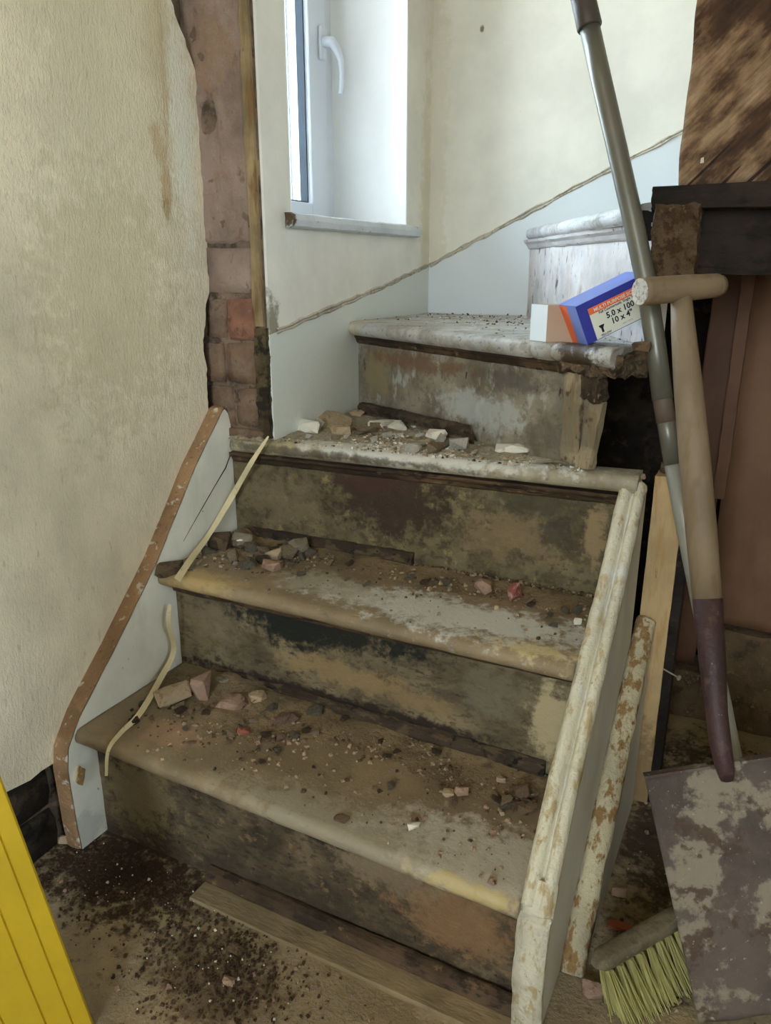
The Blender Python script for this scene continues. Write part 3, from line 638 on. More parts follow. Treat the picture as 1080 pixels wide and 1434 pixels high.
# wall string (the sloping board on the left wall)
ws = MB()
TOPL = [(.402, .600), (.396, .622), (.386, .632), (.30, .545), (.19, .410), (.085, .305), (.0, .226), (-.030, .185), (-.036, .15), (-.034, .05), (-.031, .004)]
def string_left():
    n = 120; pts = []
    L_ = [0]
    for p, q in zip(TOPL, TOPL[1:]): L_.append(L_[-1] + math.dist(p, q))
    for i in range(n + 1):
        s = L_[-1] * i / n
        for k in range(len(TOPL) - 1):
            if s <= L_[k + 1] + 1e-9:
                t = (s - L_[k]) / (L_[k + 1] - L_[k]); pts.append((TOPL[k][0] + (TOPL[k + 1][0] - TOPL[k][0]) * t, TOPL[k][1] + (TOPL[k + 1][1] - TOPL[k][1]) * t)); break
    def low(y, z):   # lower edge follows under the treads
        return (.403, .34) if y > .2 else ((.2, .15) if y > .05 and z > .2 else (.019, .002))
    mb = MB(); vs = []; fs = []
    for i, (y, z) in enumerate(pts):
        e = .0012 * fb(i * .35, 0, 0, 3)
        vs += [(.000, y, z + e)]
    nn = len(vs)
    # face as triangle fan-like strips toward a lower rail
    for i, (y, z) in enumerate(pts):
        t = i / n; ly = .403 - .384 * min(1, t * 1.15); lz = .30 - .298 * min(1, t * 1.15)
        vs.append((.000, max(ly, y if t > .8 else -1), lz))
    for i in range(n): fs.append((i, nn + i, nn + i + 1, i + 1))
    mb.add(vs, [f[::-1] for f in fs], False)
    bk = [(-.0270, v[1], v[2]) for v in vs]
    mb.add(bk, fs, False)
    o = mb.build('wall_string', m_skirt, stair)
    # brown top edge strip
    tp = MB()
    def fn(a, b):
        i = min(n, int(round(a * n))); y, z = pts[i]; k = int(round(b * 4)) % 5
        w = .0015 * fb(i * .3, k, 0, 8)
        x = [-.0005, -.007, -.017, -.0285, -.0285][k] + (w if k in (1, 2) else 0); dz = [.0008, .0035, .0045, .0035, -.004][k]
        if i > 0 and i < n:
            ty = pts[i + 1][0] - pts[i - 1][0]; tz = pts[i + 1][1] - pts[i - 1][1]
        elif i == 0: ty = pts[1][0] - pts[0][0]; tz = pts[1][1] - pts[0][1]
        else: ty = pts[n][0] - pts[n - 1][0]; tz = pts[n][1] - pts[n - 1][1]
        l = math.hypot(ty, tz); ny, nzz = tz / l, -ty / l
        if ny * 0 + nzz < 0 and i < n * .55: ny, nzz = -ny, -nzz
        if i >= n * .55 and ny > 0: ny, nzz = -ny, -nzz
        return (x, y + ny * dz, z + nzz * dz)
    tp.grid(fn, n, 4, False)
    t = tp.build('bare_edge', m_skirttop, o); t['label'] = 'bare brown wood top edge'
    return o
wso = string_left()
ck = MB(); ck.tube([at(u, v, 'X', .0002) for u, v in ((322, 638), (316, 655), (300, 682), (284, 710), (268, 738), (257, 758))], [.0009, .0012, .0007, .0008, .0005, .0003], 6)
ck.build('crack', m_darkwood, wso)
chunk_box('split_wood', (.0005, -.030, .128), (.006, 0, 0), (0, .010, .022), (0, .010, -.012), m_mouldtan, wso, 4, .002, 3)

# outer string: raked board with a double bead, lower panel and raked moulding
def raked(name, x0, x1, pts, depth, mat, parent, prof=None, amp=.0012, seed=1, n=140):
    """sweep a cross-profile (x fraction, normal offset) along a line in the YZ plane"""
    pts = [Vector((0, y, z)) for y, z in pts]
    L_ = [0]
    for p, q in zip(pts, pts[1:]): L_.append(L_[-1] + (q - p).length)
    def P(s):
        for k in range(len(pts) - 1):
            if s <= L_[k + 1] + 1e-9: return pts[k].lerp(pts[k + 1], (s - L_[k]) / (L_[k + 1] - L_[k]))
        return pts[-1].copy()
    m = len(prof); mb = MB()
    def fn(a, b):
        k = int(round(b * m)) % m; s = a * L_[-1]; p = P(s); t = (P(min(L_[-1], s + .012)) - P(max(0, s - .012))).normalized()
        nn = Vector((0, -t.z, t.y)); nn = nn if nn.z > -.2 or nn.y < 0 else -nn
        fx, h = prof[k]; e = fb(s * 22, k * 2.1, 0, seed) * amp; e2 = fb(s * 22, k * 2.1, 7, seed) * amp
        q = p + nn * (h + (e if h > -.004 else 0)); q.x = x0 + (x1 - x0) * fx + e2
        return q
    mb.grid(fn, n, m, True, wrapv=True, caps=True)
    return mb.build(name, mat, parent)
os_top = [(.418, .572), (.30, .455), (.20, .372), (.10, .290), (.02, .205), (-.004, .165), (-.010, .10), (-.004, .001)]
# board body: polygon in YZ extruded in X
def plate(name, x0, x1, poly, mat, parent, amp=0, seed=0, bevel=0):
    mb = MB(); n = len(poly)
    vs = [(x0, y, z) for y, z in poly] + [(x1, y, z) for y, z in poly]
    mb.add(vs, [tuple(range(n)), tuple(reversed(range(n, 2 * n)))] + [(i, n + i, n + (i + 1) % n, (i + 1) % n)[::-1] for i in range(n)])
    o = mb.build(name, mat, parent, bevel=bevel)
    bmm = bmesh.new(); bmm.from_mesh(o.data); bmesh.ops.recalc_face_normals(bmm, faces=bmm.faces); bmm.to_mesh(o.data); bmm.free()
    return o
ostr = plate('outer_string', .6925, .7230, [(.440, .566), (.418, .566), (.30, .449), (.20, .366), (.10, .284), (.024, .200), (.0, .160), (-.006, .10), (.0, .001), (.10, .001), (.30, .08), (.44, .20)], m_panel, stair)
BD = [(-.02, -.012), (-.05, -.002), (-.02, .006), (.10, .011), (.28, .0115), (.44, .006), (.49, -.004), (.56, -.0045), (.60, .003), (.68, .0085), (.84, .009), (.97, .005), (1.04, -.003), (1.02, -.012)]
raked('bead_moulding', .6905, .7240, os_top[:5] + [(-.002, .176)], 0, m_bead, ostr, BD, .0010, 3, 180)
FLAT = [(-.02, -.012), (-.04, .0), (.05, .006), (.4, .0075), (.8, .005), (1.03, -.001), (1.02, -.012)]
raked('front_edge', .691, .7245, [(.016, .200), (-.001, .176), (-.008, .14), (-.011, .09), (-.007, .04), (-.003, .001)], 0, m_bead, ostr, FLAT, .0018, 5, 60)
plate('spandrel_panel', .7225, .7500, [(.474, .330), (.14, .060), (.09, .001), (.474, .001)], m_panel, stair)
MD = [(-.05, -.010), (-.05, .004), (.12, .011), (.55, .0105), (.95, .004), (1.05, -.004), (1.05, -.010)]
raked('panel_moulding', .7245, .7520, [(.476, .338), (.35, .236), (.25, .154), (.16, .080), (.105, .022), (.092, .001)], 0, m_mouldtan, stair, MD, .0022, 9, 150)
# newel post
ragged_post('newel_post', .728, .772, .4795, .520, .001, .572, m_post, stair, .0011, 14, 60, 16)
po = MB().box((.7725, .484, .001), (.786, .530, .555)); po.build('post_dark_side', m_darkwood, stair)  # dark side of the newel post, built as a separate slab
nl = MB(); a0 = at(928, 936, 'Y', .485); a1 = a0 + Vector((.026, -.012, -.004)); nl.tube([a0 - Vector((.01, -.004, 0)), a0, a1], [.0015, .0015, .0014], 6); nl.tube([a1, a1 + Vector((.0016, -.001, 0))], [.0045, .0045], 8)
nl.build('nail', m_nail, stair)
# upper string board, beam, sawn newel stub
def upper_string():
    mb = MB(); nu, nv = 30, 30
    def fn(a, b):
        z0 = .972 + .0; x = .720 + 1.1 * a ** 1.4
        zb = .972 + max(0, (x - 1.0)) * .9; zt = 1.15 + (x - .72) * 1.0 + .07
        z = zb + (zt - zb) * b; xx = x - (.004 if b > .9 and a == 0 else 0) + (.003 * nz(z * 20, 0, 0, 2) if a == 0 else 0)
        return (xx, .452 + .0015 * fb(x * 14, z * 14, 0, 4), z)
    mb.grid(fn, nu, nv, True)
    n = len(mb.v); mb.add([v + Vector((0, .026, 0)) for v in mb.v[:n]], [f[::-1] for f in list(mb.f)], True)
    m = nv + 1
    ring = [i * m for i in range(nu + 1)] + [nu * m + j for j in range(1, m)] + [i * m + nv for i in range(nu - 1, -1, -1)] + [j for j in range(nv - 1, 0, -1)]
    for p, q in zip(ring, ring[1:] + ring[:1]): mb.f.append((q, p, p + n, q + n)); mb.sm.append(False)
    return mb.build('upper_string', m_string, stair)
us = upper_string()
us['label'] = 'bare mottled brown board with diagonal grain'
tmb = MB(); c0 = at(880 + 10, 452, 'Y', .45)
wh = MB(); w0 = at(984, 225, 'Y', .4505); wh.box((w0.x - .002, .4485, w0.z - .003), (w0.x + .0018, .4515, w0.z + .0035), .0007, 3); wh.build('plaster_fleck', RUB['white'], us)
chunk_box('beam', (.690, .440, .944), (1.15, 0, 0), (0, .03, 0), (0, 0, .028), m_darkwood, stair, 12, .0030, 14)
chunk_box('newel_stub', (.697, .436, .845), (.056, 0, .0), (0, .05, 0), (0, 0, .104), m_sawn, stair, 15, .0040, 12)
chunk_box('beam', (.745, .478, .862), (1.0, 0, .0), (0, .03, 0), (0, 0, .092), m_darkwood, stair, 18, .0040, 12)
# curved dark splinter bundle by the stub
chunk_box('cross_piece', (.668, .456, .905), (.036, 0, 0), (0, .03, 0), (0, 0, .038), m_darkwood, stair, 25, .0045, 6)

# boards under the upper flight
bA = MB()
def lean_board(name, x0, x1, y, z0, z1, mat, label, seed, dx=.0):
    mb = MB()
    def fn(a, b):
        x = x0 + (x1 - x0) * a; z = z0 + (z1 - z0) * b
        if b == 0: z += .003 * fb(x * 60, 0, 0, seed)
        return (x + (.0015 * nz(z * 14, 0, 0, seed) if a in (0, 1) else 0), y + .0008 * fb(x * 10, z * 10, 0, seed) + .02 * (b), z)
    mb.grid(fn, 14, 40, True); n = len(mb.v); m = 41
    mb.add([v + Vector((0, .016, 0)) for v in mb.v[:n]], [f[::-1] for f in list(mb.f)], True)
    ring = [i * m for i in range(15)] + [14 * m + j for j in range(1, m)] + [i * m + 40 for i in range(13, -1, -1)] + [j for j in range(39, 0, -1)]
    for p, q in zip(ring, ring[1:] + ring[:1]): mb.f.append((q, p, p + n, q + n)); mb.sm.append(False)
    o = mb.build(name, mat, None, loc=((x0 + x1) / 2, y, z0)); return tag(o, label, 'board')
YB = .82
b1 = at(1008, 690, 'Y', YB).x
lean_board('wood_board', at(986, 500, 'Y', YB + .01).x, b1 - .004, YB + .01, .10, .93, m_boardbrown, 'narrow dark brown board standing under the upper flight behind the spade handle', 4)
lean_board('wood_board', b1 + .004, 1.35, YB, .205, .92, mk('lighter_brown_board', S(116, 84, 60), var=.06, layers=[((14, 14, 4), .58, .1, S(98, 70, 50), 1, .7), (140, .71, .02, S(60, 42, 30), 3)], rough=.7, bumps=[((50, 50, 12), .08)]), 'wide reddish brown board standing under the upper flight at the right of the photo', 6)
ragged_post('narrow_batten', b1 - .010, b1 + .010, YB - .018, YB - .002, .46, .93, m_boardbrown, stair, .001, 3, 30)
# low rubble wall carrying the boards
lowm = mk('dark_rubble_wall', S(98, 80, 58), var=.15, layers=[(30, .56, .07, S(70, 55, 40), 1, .9), (60, .62, .05, S(128, 108, 80), 2, .8)], rough=.95, bumps=[(60, .4), (160, .3)])
def lowwall():
    mb = MB()
    def fn(a, b):
        x = .45 + 1.0 * a; k = int(round(b * 3))
        if k <= 2:
            t = [0, .5, 1][k]; y = YB - .03 + .012 * t; z = .0 + .2 * t * (.48 if x < b1 + .02 else 1.0)
        else: y = YB + .06; z = .2 * (.48 if x < b1 + .02 else 1.0)
        return (x, y + .006 * fb(x * 22, z * 22, 0, 2), z + (.004 * fb(x * 40, 3, 0, 4) if k else 0))
    mb.grid(fn, 60, 3, False); mb.box((.45, YB - .01, 0), (1.45, YB + .06, .09))
    return tag(mb.build('wall_low', lowm), kind='structure')
lowwall()

# ---------------------------------------------------------------- LOOSE THINGS
def rock(rng, c, sx, sy, sz, yaw=0, tilt=0, n=14, flat=False):
    """angular chunk as convex hull; rests with its lowest point at c.z"""
    bmm = bmesh.new()
    for _ in range(n):
        p = Vector((rng.uniform(-1, 1), rng.uniform(-1, 1), rng.uniform(-1, 1)))
        k = max(abs(p.x), abs(p.y), abs(p.z)); p = p / k * rng.uniform(.8, 1)
        bmm.verts.new((p.x * sx / 2, p.y * sy / 2, p.z * sz / 2))
    h = bmesh.ops.convex_hull(bmm, input=bmm.verts[:])
    bmesh.ops.delete(bmm, geom=[v for v in bmm.verts if not v.link_faces], context='VERTS')
    M = Matrix.Rotation(yaw, 4, 'Z') @ Matrix.Rotation(tilt, 4, 'X')
    for v in bmm.verts: v.co = M @ v.co
    zmin = min(v.co.z for v in bmm.verts)
    bmm.verts.index_update(); bmesh.ops.recalc_face_normals(bmm, faces=bmm.faces)
    vs = [v.co + Vector((c[0], c[1], c[2] - zmin)) for v in bmm.verts]; fs = [tuple(v.index for v in f.verts) for f in bmm.faces]
    bmm.free(); return vs, fs
def topz(x, y, k=None):
    """height of the walking surface at x,y"""
    if k == 1: return .2065 - .029 * x
    if k == 2: return .390 - .006 * x
    if k == 3: return .577 + .011 * x / .715
    if k == 4: return .766
    if k == 0: return .002
    if not (0 < x < .70): return .002
    p = Vector((x, y, 0))
    if (p - Vector((U0.x, U0.y, 0))).dot(n5) > .0 and y > .42 and x > .33: return .955
    if (p - Vector((P0.x, P0.y, 0))).dot(n4) > .0 and x > .0895: return .768 - .002
    if y > .392: return .577 + .011 * x / .715 * 1.0
    if y > .18: return .391 - .006 * x
    if y > -.02: return .207 - .030 * x
    return .002
RS = random.Random(5)
def chunk(name, px_, zt, size, mat, label, cat='rubble', yaw=None, tilt=.15, seed=1, lift=0.0, n=16):
    p = at(px_[0], px_[1], 'Z', zt); p.z = topz(p.x, p.y, TK[zt]) - .0012 + lift
    r = random.Random(seed); vs, fs = rock(r, p, *size, yaw if yaw is not None else r.uniform(0, 3), tilt, n)
    mb = MB().add(vs, fs); o = mb.build(name, RUB[mat], None, loc=p); return tag(o, label, cat)
T1, T2, T3, T4, T5 = .2, .388, .582, .766, .955
TK = {T1: 1, T2: 2, T3: 3, T4: 4}
chunk('brick_fragment', (243, 985), T1, (.058, .040, .030), 'tan', 'large flat tan brick fragment leaning at the left end of the lowest tread', 'brick', .9, .5, 2)
chunk('brick_fragment', (281, 978), T1, (.044, .042, .042), 'pink', 'blocky pink brick fragment right of the large tan one on the lowest tread', 'brick', .4, .1, 3)
chunk('brick_fragment', (312, 962), T1, (.024, .020, .016), 'grey', 'small grey brown fragment near the riser right of the blocky pink one, lowest tread', 'brick', .4, .1, 4)
chunk('mortar_slab', (325, 992), T1, (.050, .036, .018), 'pink', 'flat pinkish mortar slab lying in the dust of the lowest tread', 'rubble', .3, .05, 5)
chunk('mortar_slab', (362, 985), T1, (.030, .026, .020), 'tan', 'small tan mortar slab by the riser above the lowest tread, left third', 'rubble', .9, .1, 6)
chunk('brick_fragment', (342, 1026), T1, (.022, .016, .010), 'red', 'small dark red brick chip on the left part of the lowest tread', 'brick', .3, .1, 7)
chunk('plaster_chip', (352, 1056), T1, (.016, .008, .006), 'dark', 'tiny dark chip below the red brick chip, lowest tread', 'rubble', .8, 0, 8)
chunk('brick_fragment', (648, 1102), T1, (.022, .018, .014), 'pink', 'rounded pink brown fragment on the right half of the lowest tread', 'brick', .3, 0, 9)
chunk('plaster_chip', (628, 1104), T1, (.018, .014, .008), 'tan', 'tan chip touching the rounded pink brown fragment, lowest tread', 'rubble', .3, 0, 10)
chunk('plaster_chip', (579, 1152), T1, (.018, .014, .009), 'white', 'small white plaster chip near the front of the lowest tread', 'rubble', .3, 0, 11)
chunk('mortar_lump', (479, 1142), T1, (.022, .014, .008), 'dark', 'brown crumb of mortar near the nosing in the middle of the lowest tread', 'rubble', .3, 0, 12)
chunk('mortar_slab', (735, 1124), T1, (.034, .018, .012), 'dark', 'dark flat wooden looking piece at the right end of the lowest tread', 'rubble', .5, 0, 13)
chunk('mortar_slab', (738, 1106), T1, (.026, .010, .007), 'grey', 'thin grey sliver just behind the dark flat piece, right end of the lowest tread', 'rubble', .7, 0, 14)
chunk('mortar_slab', (722, 1096), T1, (.022, .008, .006), 'dark', 'thin dark sliver against the riser at the right end of the lowest tread', 'rubble', .2, 0, 15)
chunk('plaster_chip', (703, 1085), T1, (.014, .012, .010), 'tan', 'rounded tan crumb at the foot of the second riser, right end', 'rubble', .2, 0, 16)
chunk('brick_fragment', (676, 829), T2, (.030, .024, .024), 'pink', 'pink brick fragment on the second tread left of the red one', 'brick', .2, 0, 17)
chunk('brick_fragment', (722, 840), T2, (.024, .024, .026), 'red', 'bright red brick fragment with a pale mortar cap on the second tread', 'brick', .8, .5, 18)
chunk('plaster_chip', (697, 852), T2, (.011, .010, .008), 'tan', 'tiny tan crumb between the pink and the red fragment, second tread', 'rubble', .2, 0, 19)
chunk('plaster_chip', (809, 871), T2, (.013, .012, .009), 'white', 'small pale crumb at the right end of the second tread', 'rubble', .2, 0, 20)
chunk('brick_fragment', (383, 800), T2, (.038, .026, .020), 'pink', 'pinkish angular fragment near the front left of the second tread', 'brick', .6, .1, 21)
chunk('mortar_lump', (419, 775), T2, (.038, .030, .024), 'grey', 'grey mortar lump in the middle left of the second tread', 'rubble', .9, .2, 22)
chunk('mortar_lump', (384, 784), T2, (.030, .024, .022), 'tan', 'tan lump left of the grey mortar lump, second tread', 'rubble', .1, .2, 23)
chunk('mortar_lump', (305, 770), T2, (.065, .045, .030), 'dark', 'dark mortar heap at the left end of the second tread', 'rubble', .1, .1, 24)
chunk('mortar_lump', (342, 768), T2, (.044, .034, .028), 'grey', 'grey mortar lump right of the dark heap, second tread', 'rubble', .1, .2, 25)
chunk('mortar_lump', (360, 752), T2, (.030, .022, .018), 'tan', 'tan lump against the riser at the left of the second tread', 'rubble', .5, .2, 26)
chunk('plaster_chip', (341, 770), T2, (.024, .008, .004), 'white', 'thin cream sliver lying on the grey lump, second tread', 'rubble', .9, .3, 27, lift=.016)
chunk('plaster_slab', (460, 594), T3, (.100, .070, .026), 'tan', 'large tan plaster slab on the third tread beside the window wall', 'plaster', -.3, .06, 28)
chunk('plaster_slab', (430, 603), T3, (.070, .030, .022), 'white', 'long cream plaster slab with a broken edge at the left of the third tread', 'plaster', -.22, .3, 29)
chunk('plaster_slab', (480, 606), T3, (.040, .030, .016), 'tan', 'small tan plaster flake in front of the large slab, third tread', 'plaster', -.2, .1, 30)
chunk('plaster_slab', (545, 600), T3, (.085, .050, .017), 'white', 'pale flat plaster sheet in the middle of the third tread', 'plaster', -.5, .05, 31)
chunk('plaster_slab', (612, 616), T3, (.040, .030, .022), 'white', 'white squared plaster block on the third tread in front of the rotten strip', 'plaster', -.1, .0, 32)
chunk('plaster_slab', (716, 638), T3, (.060, .030, .017), 'white', 'white powdery plaster heap at the right of the third tread', 'plaster', .1, .1, 33)
chunk('plaster_chip', (600, 606), T3, (.024, .012, .008), 'pink', 'pinkish sliver behind the squared white block, third tread', 'plaster', .1, .1, 34)
chunk('plaster_chip', (500, 584), T3, (.034, .024, .018), 'tan', 'tan lump at the foot of the fourth riser, left end', 'plaster', .1, .1, 35)
chunk('brick_fragment', (888, 668), .60, (.020, .016, .012), 'pink', 'pinkish crumb on the top of the outer board by the post', 'brick', .1, .1, 36) if False else None
def loose_at(name, p, size, mat, label, cat, seed, yaw=.3, tilt=.1, n=16):
    r = random.Random(seed); vs, fs = rock(r, p, *size, yaw, tilt, n); return tag(MB().add(vs, fs).build(name, RUB[mat], None, loc=p), label, cat)
loose_at('brick_fragment', Vector((.742, .500, .570)), (.024, .020, .022), 'dark', 'dark brown fragment sitting on top of the yellow post', 'brick', 37)
loose_at('brick_fragment', Vector((.712, .428, .578)), (.020, .014, .008), 'pink', 'pink crumb on the top end of the cream beaded board', 'brick', 38)
loose_at('mortar_lump', Vector((.018, .196, .378)), (.040, .034, .030), 'dark', 'dark crumbly mortar lump stuck on the left corner of the second nosing', 'rubble', 39, n=30)
def floor_chunk(px_, size, mat, label, cat, seed, yaw=.3, tilt=.1):
    p = at(px_[0], px_[1], 'Z', .0); p.z = 0; return loose_at('brick_fragment', p, size, mat, label, cat, seed, yaw, tilt)
floor_chunk((868, 1306), (.036, .030, .022), 'orange', 'bright orange brick fragment on the floor behind the broom head', 'brick', 40)
floor_chunk((829, 1392), (.026, .022, .016), 'pink', 'pinkish brown brick fragment on the floor left of the broom bristles', 'brick', 41)
floor_chunk((866, 1252), (.024, .016, .010), 'pink', 'small pinkish fragment on the floor behind the orange one', 'brick', 42)
floor_chunk((330, 1335), (.024, .018, .010), 'dark', 'dark fragment on the floor among the spilled dirt in front of the stairs', 'brick', 43)
floor_chunk((322, 1376), (.020, .016, .010), 'pink', 'pinkish pebble on the floor below the spilled dirt', 'brick', 44)
floor_chunk((90, 1180), (.020, .016, .012), 'tan', 'pale pebble on the floor left of the sloping wall board', 'brick', 45)
chunk('brick_fragment', (898, 492), T4, (.026, .020, .018), 'dark', 'dark brown fragment on the broken end of the fourth tread behind the pole', 'brick', .3, .1, 46)
ob = bpy.data.objects[-1] if False else None

def crumbs(n, px_list, kt, size, label, group, seed, mats):
    r = random.Random(seed); protos = []
    for k in range(8):
        vs, fs = rock(r, (0, 0, 0), 1.0, r.uniform(.6, .9), r.uniform(.4, .7), 0, r.uniform(-.2, .2), 13)
        me = bpy.data.meshes.new('rubble_crumb'); me.from_pydata(vs, [], fs); me.materials.append(RUB[mats[k % len(mats)]]); protos.append(me)
    for i in range(n):
        u, v, su, sv = px_list[i % len(px_list)]
        p = at(r.gauss(u, su), r.gauss(v, sv), 'Z', {1: T1, 2: T2, 3: T3}[kt])
        yhi = {1: .212, 2: .39, 3: .66 - .56 * (p.x - .09)}[kt]; ylo = {1: .03, 2: .215, 3: .415}[kt]
        if not (max(.02, .1 if kt == 3 else 0) < p.x < .665 and ylo < p.y < yhi): continue
        q = size * r.uniform(.5, 1.3); p.z = topz(p.x, p.y, kt) - .0005
        o = bpy.data.objects.new('rubble_crumb', protos[r.randrange(8)]); COL.objects.link(o); o.location = p; o.scale = (q, q, q); o.rotation_euler = (0, 0, r.uniform(0, 6.28))
        tag(o, label, 'rubble', group)
crumbs(60, [(200, 1005, 25, 12), (330, 1010, 45, 22), (400, 1020, 50, 20), (560, 1060, 70, 20), (700, 1110, 40, 15), (260, 1000, 40, 15)], 1, .014, 'small angular mortar crumb lying in the dust of the lowest tread', 'mortar crumbs on the lowest tread', 3, ['tan', 'grey', 'pink', 'dark'])
crumbs(60, [(300, 770, 25, 10), (340, 780, 40, 14), (400, 785, 35, 10), (480, 790, 60, 12), (780, 850, 30, 12), (600, 810, 70, 10)], 2, .014, 'small angular mortar crumb lying in the dust of the second tread', 'mortar crumbs on the second tread', 4, ['grey', 'tan', 'dark', 'grey'])
crumbs(60, [(440, 600, 40, 8), (520, 606, 50, 8), (600, 618, 50, 7), (680, 635, 40, 7)], 3, .016, 'small flaky plaster crumb lying on the third tread', 'plaster crumbs on the third tread', 5, ['white', 'tan', 'white', 'tan'])

crumbs(34, [(300, 768, 22, 8), (345, 775, 30, 9), (400, 778, 22, 7)], 2, .026, 'large rough mortar lump in the heap at the left of the second tread', 'mortar lumps heaped at the left of the second tread', 14, ['grey', 'dark', 'tan', 'grey'])
crumbs(24, [(330, 985, 40, 12), (410, 1000, 40, 12), (725, 1110, 22, 10)], 1, .024, 'rough mortar lump along the back of the lowest tread', 'mortar lumps along the back of the lowest tread', 15, ['tan', 'grey', 'pink', 'dark'])
crumbs(26, [(450, 598, 35, 7), (560, 604, 40, 7), (640, 624, 30, 6)], 3, .030, 'broken plaster flake on the third tread', 'plaster flakes on the third tread', 16, ['tan', 'white', 'tan', 'white'])

# rotten strip lying along the foot of riser 4
def rotten_strip():
    A = Vector((Q0.x, Q0.y, 0)) - n4 * .018 + d4 * .03; B = A + d4 * .34
    mb = MB(); pr = [(0, 0), (.013, 0), (.016, .009), (.011, .017), (.002, .019)]
    m = len(pr)
    def fn(a, b):
        k = int(round(b * m)) % m; p = A.lerp(B, a); s = a * .34; o, dz = pr[k]
        e = fb(s * 30, k * 2.1, 0, 3) * .0024
        return p + (-n4) * (o + e) + Vector((0, 0, .590 + dz + .006 * a + e))
    mb.grid(fn, 90, m, False, wrapv=True, caps=True)
    o = mb.build('rotten_moulding', m_rot, None, loc=(A.x, A.y, .584)); tag(o, 'rotten blackened wooden moulding strip lying along the foot of the fourth riser', 'wood')
rotten_strip()
for k, (dx, L__) in enumerate(((.365, .026), (.378, .024))):
    a = Vector((Q0.x, Q0.y, 0)) + d4 * dx - n4 * .030
    mb = MB(); mb.obox(a + Vector((0, 0, .584)), d4 * .010, n4 * .006, Vector((0, 0, L__ * .8)) - n4 * .004)
    tag(mb.build('wood_splinter', m_rot, None, loc=a + Vector((0, 0, .584)), bevel=.001), ['dark square splinter at the right end of the rotten strip, third tread', 'second dark splinter, right of its twin, third tread'][k], 'wood')

# grit and dust: many tiny chips, joined
reg1 = lambda r: (r.uniform(.03, .685), r.uniform(-.005, .222))
reg2 = lambda r: (r.uniform(.01, .685), r.uniform(.20, .425))
def reg3(r):
    while 1:
        x, y = r.uniform(.005, .68), r.uniform(.398, .72)
        if x < .09 and y > .4: continue
        if (Vector((x, y, 0)) - Vector((P0.x, P0.y, 0))).dot(n4) < .02: return x, y
def reg4(r):
    while 1:
        x, y = r.uniform(.095, .67), r.uniform(.38, 1.075)
        if (Vector((x, y, 0)) - Vector((P0.x, P0.y, 0))).dot(n4) > .005 and (Vector((x, y, 0)) - Vector((V0.x, V0.y, 0))).dot(n5) < -.008: return x, y
def grit(name, label, mat, n, region, smin, smax, seed, dens=None, zoff=0):
    kt = {reg1: 1, reg2: 2, reg3: 3, reg4: 4}.get(region, 0)
    r = random.Random(seed); mb = MB(); c = 0; tries = 0
    while c < n and tries < n * 60:
        tries += 1; x, y = region(r)
        if dens and r.random() > dens(x, y): continue
        s = smin + (smax - smin) * r.random() ** 3
        z = topz(x, y, kt) - s * .12 + zoff
        q = r.uniform(0, 6.3); pts = []
        for k in range(4):
            a = q + k * 1.57 + r.uniform(-.4, .4); rr = s * r.uniform(.35, .6); pts.append((x + math.cos(a) * rr, y + math.sin(a) * rr, z))
        hh = s * r.uniform(.25, .6)
        tp = [(x + (px_ - x) * .6 + r.uniform(-.1, .1) * s, y + (py_ - y) * .6, z + hh * r.uniform(.7, 1.2)) for px_, py_, _ in pts]
        mb.add(pts + tp, [(4, 5, 6, 7), (0, 1, 5, 4), (1, 2, 6, 5), (2, 3, 7, 6), (3, 0, 4, 7)]); c += 1
    o = mb.build(name, mat); tag(o, label, 'debris', kind='stuff'); return o
def cl(v): return max(0, min(1, v))
d1 = lambda x, y: cl(((y - .10) / .10) ** 2 * (1 if y > .1 else 0) + .08 + .55 * cl(1 - abs(x - .18) / .16) * cl((y - .04) / .06)) * (.35 + cl(.6 + fb(x * 16, y * 16, 0, 2)))
d2 = lambda x, y: cl(((y - .32) / .09) ** 2 * (1 if y > .32 else 0) + .04 + .8 * cl(1 - x / .2) * cl((y - .24) / .08)) * (.35 + cl(.6 + fb(x * 16, y * 16, 0, 3)))
d3 = lambda x, y: cl(.85 * (.3 + cl(.6 + fb(x * 14, y * 14, 0, 4))))
grit('grit', 'tan grit and crumbs scattered along the back of the lowest tread', RUB['tan'], 1500, reg1, .0015, .009, 1, d1)
grit('grit', 'dark crumbs mixed in the dust of the lowest tread', RUB['dark'], 1100, reg1, .0015, .010, 2, d1)
grit('grit', 'pinkish crumbs on the lowest tread', RUB['pink'], 260, reg1, .002, .012, 3, d1)
grit('grit', 'tan grit and crumbs along the back of the second tread', RUB['tan'], 1500, reg2, .0015, .010, 4, d2)
grit('grit', 'dark crumbs heaped at the left and back of the second tread', RUB['dark'], 1000, reg2, .0015, .010, 5, d2)
grit('grit', 'grey mortar crumbs on the second tread', RUB['grey'], 260, reg2, .003, .015, 6, lambda x, y: d2(x, y) * (1 if x < .3 else .3))
grit('grit', 'white plaster crumbs covering the third tread', RUB['white'], 900, reg3, .0015, .009, 7, lambda x, y: d3(x, y) * (1 if x > .2 else .3))
grit('grit', 'tan crumbs on the third tread', RUB['tan'], 1100, reg3, .0015, .012, 8, d3)
grit('grit', 'dark crumbs on the third tread', RUB['dark'], 500, reg3, .0012, .007, 9, d3)
grit('grit', 'pale dust crumbs on the fourth tread', RUB['white'], 500, reg4, .0015, .007, 10)
grit('grit', 'dark specks on the fourth tread', RUB['dark'], 600, reg4, .0012, .007, 11)
def regf(r): return (r.gauss(.12, .09), r.gauss(-.045, .045))
def regf2(r): return (r.gauss(.33, .06), r.gauss(-.11, .045))
fl = lambda x, y: 1.0 if (y < -.005 and x > -.03) else 0
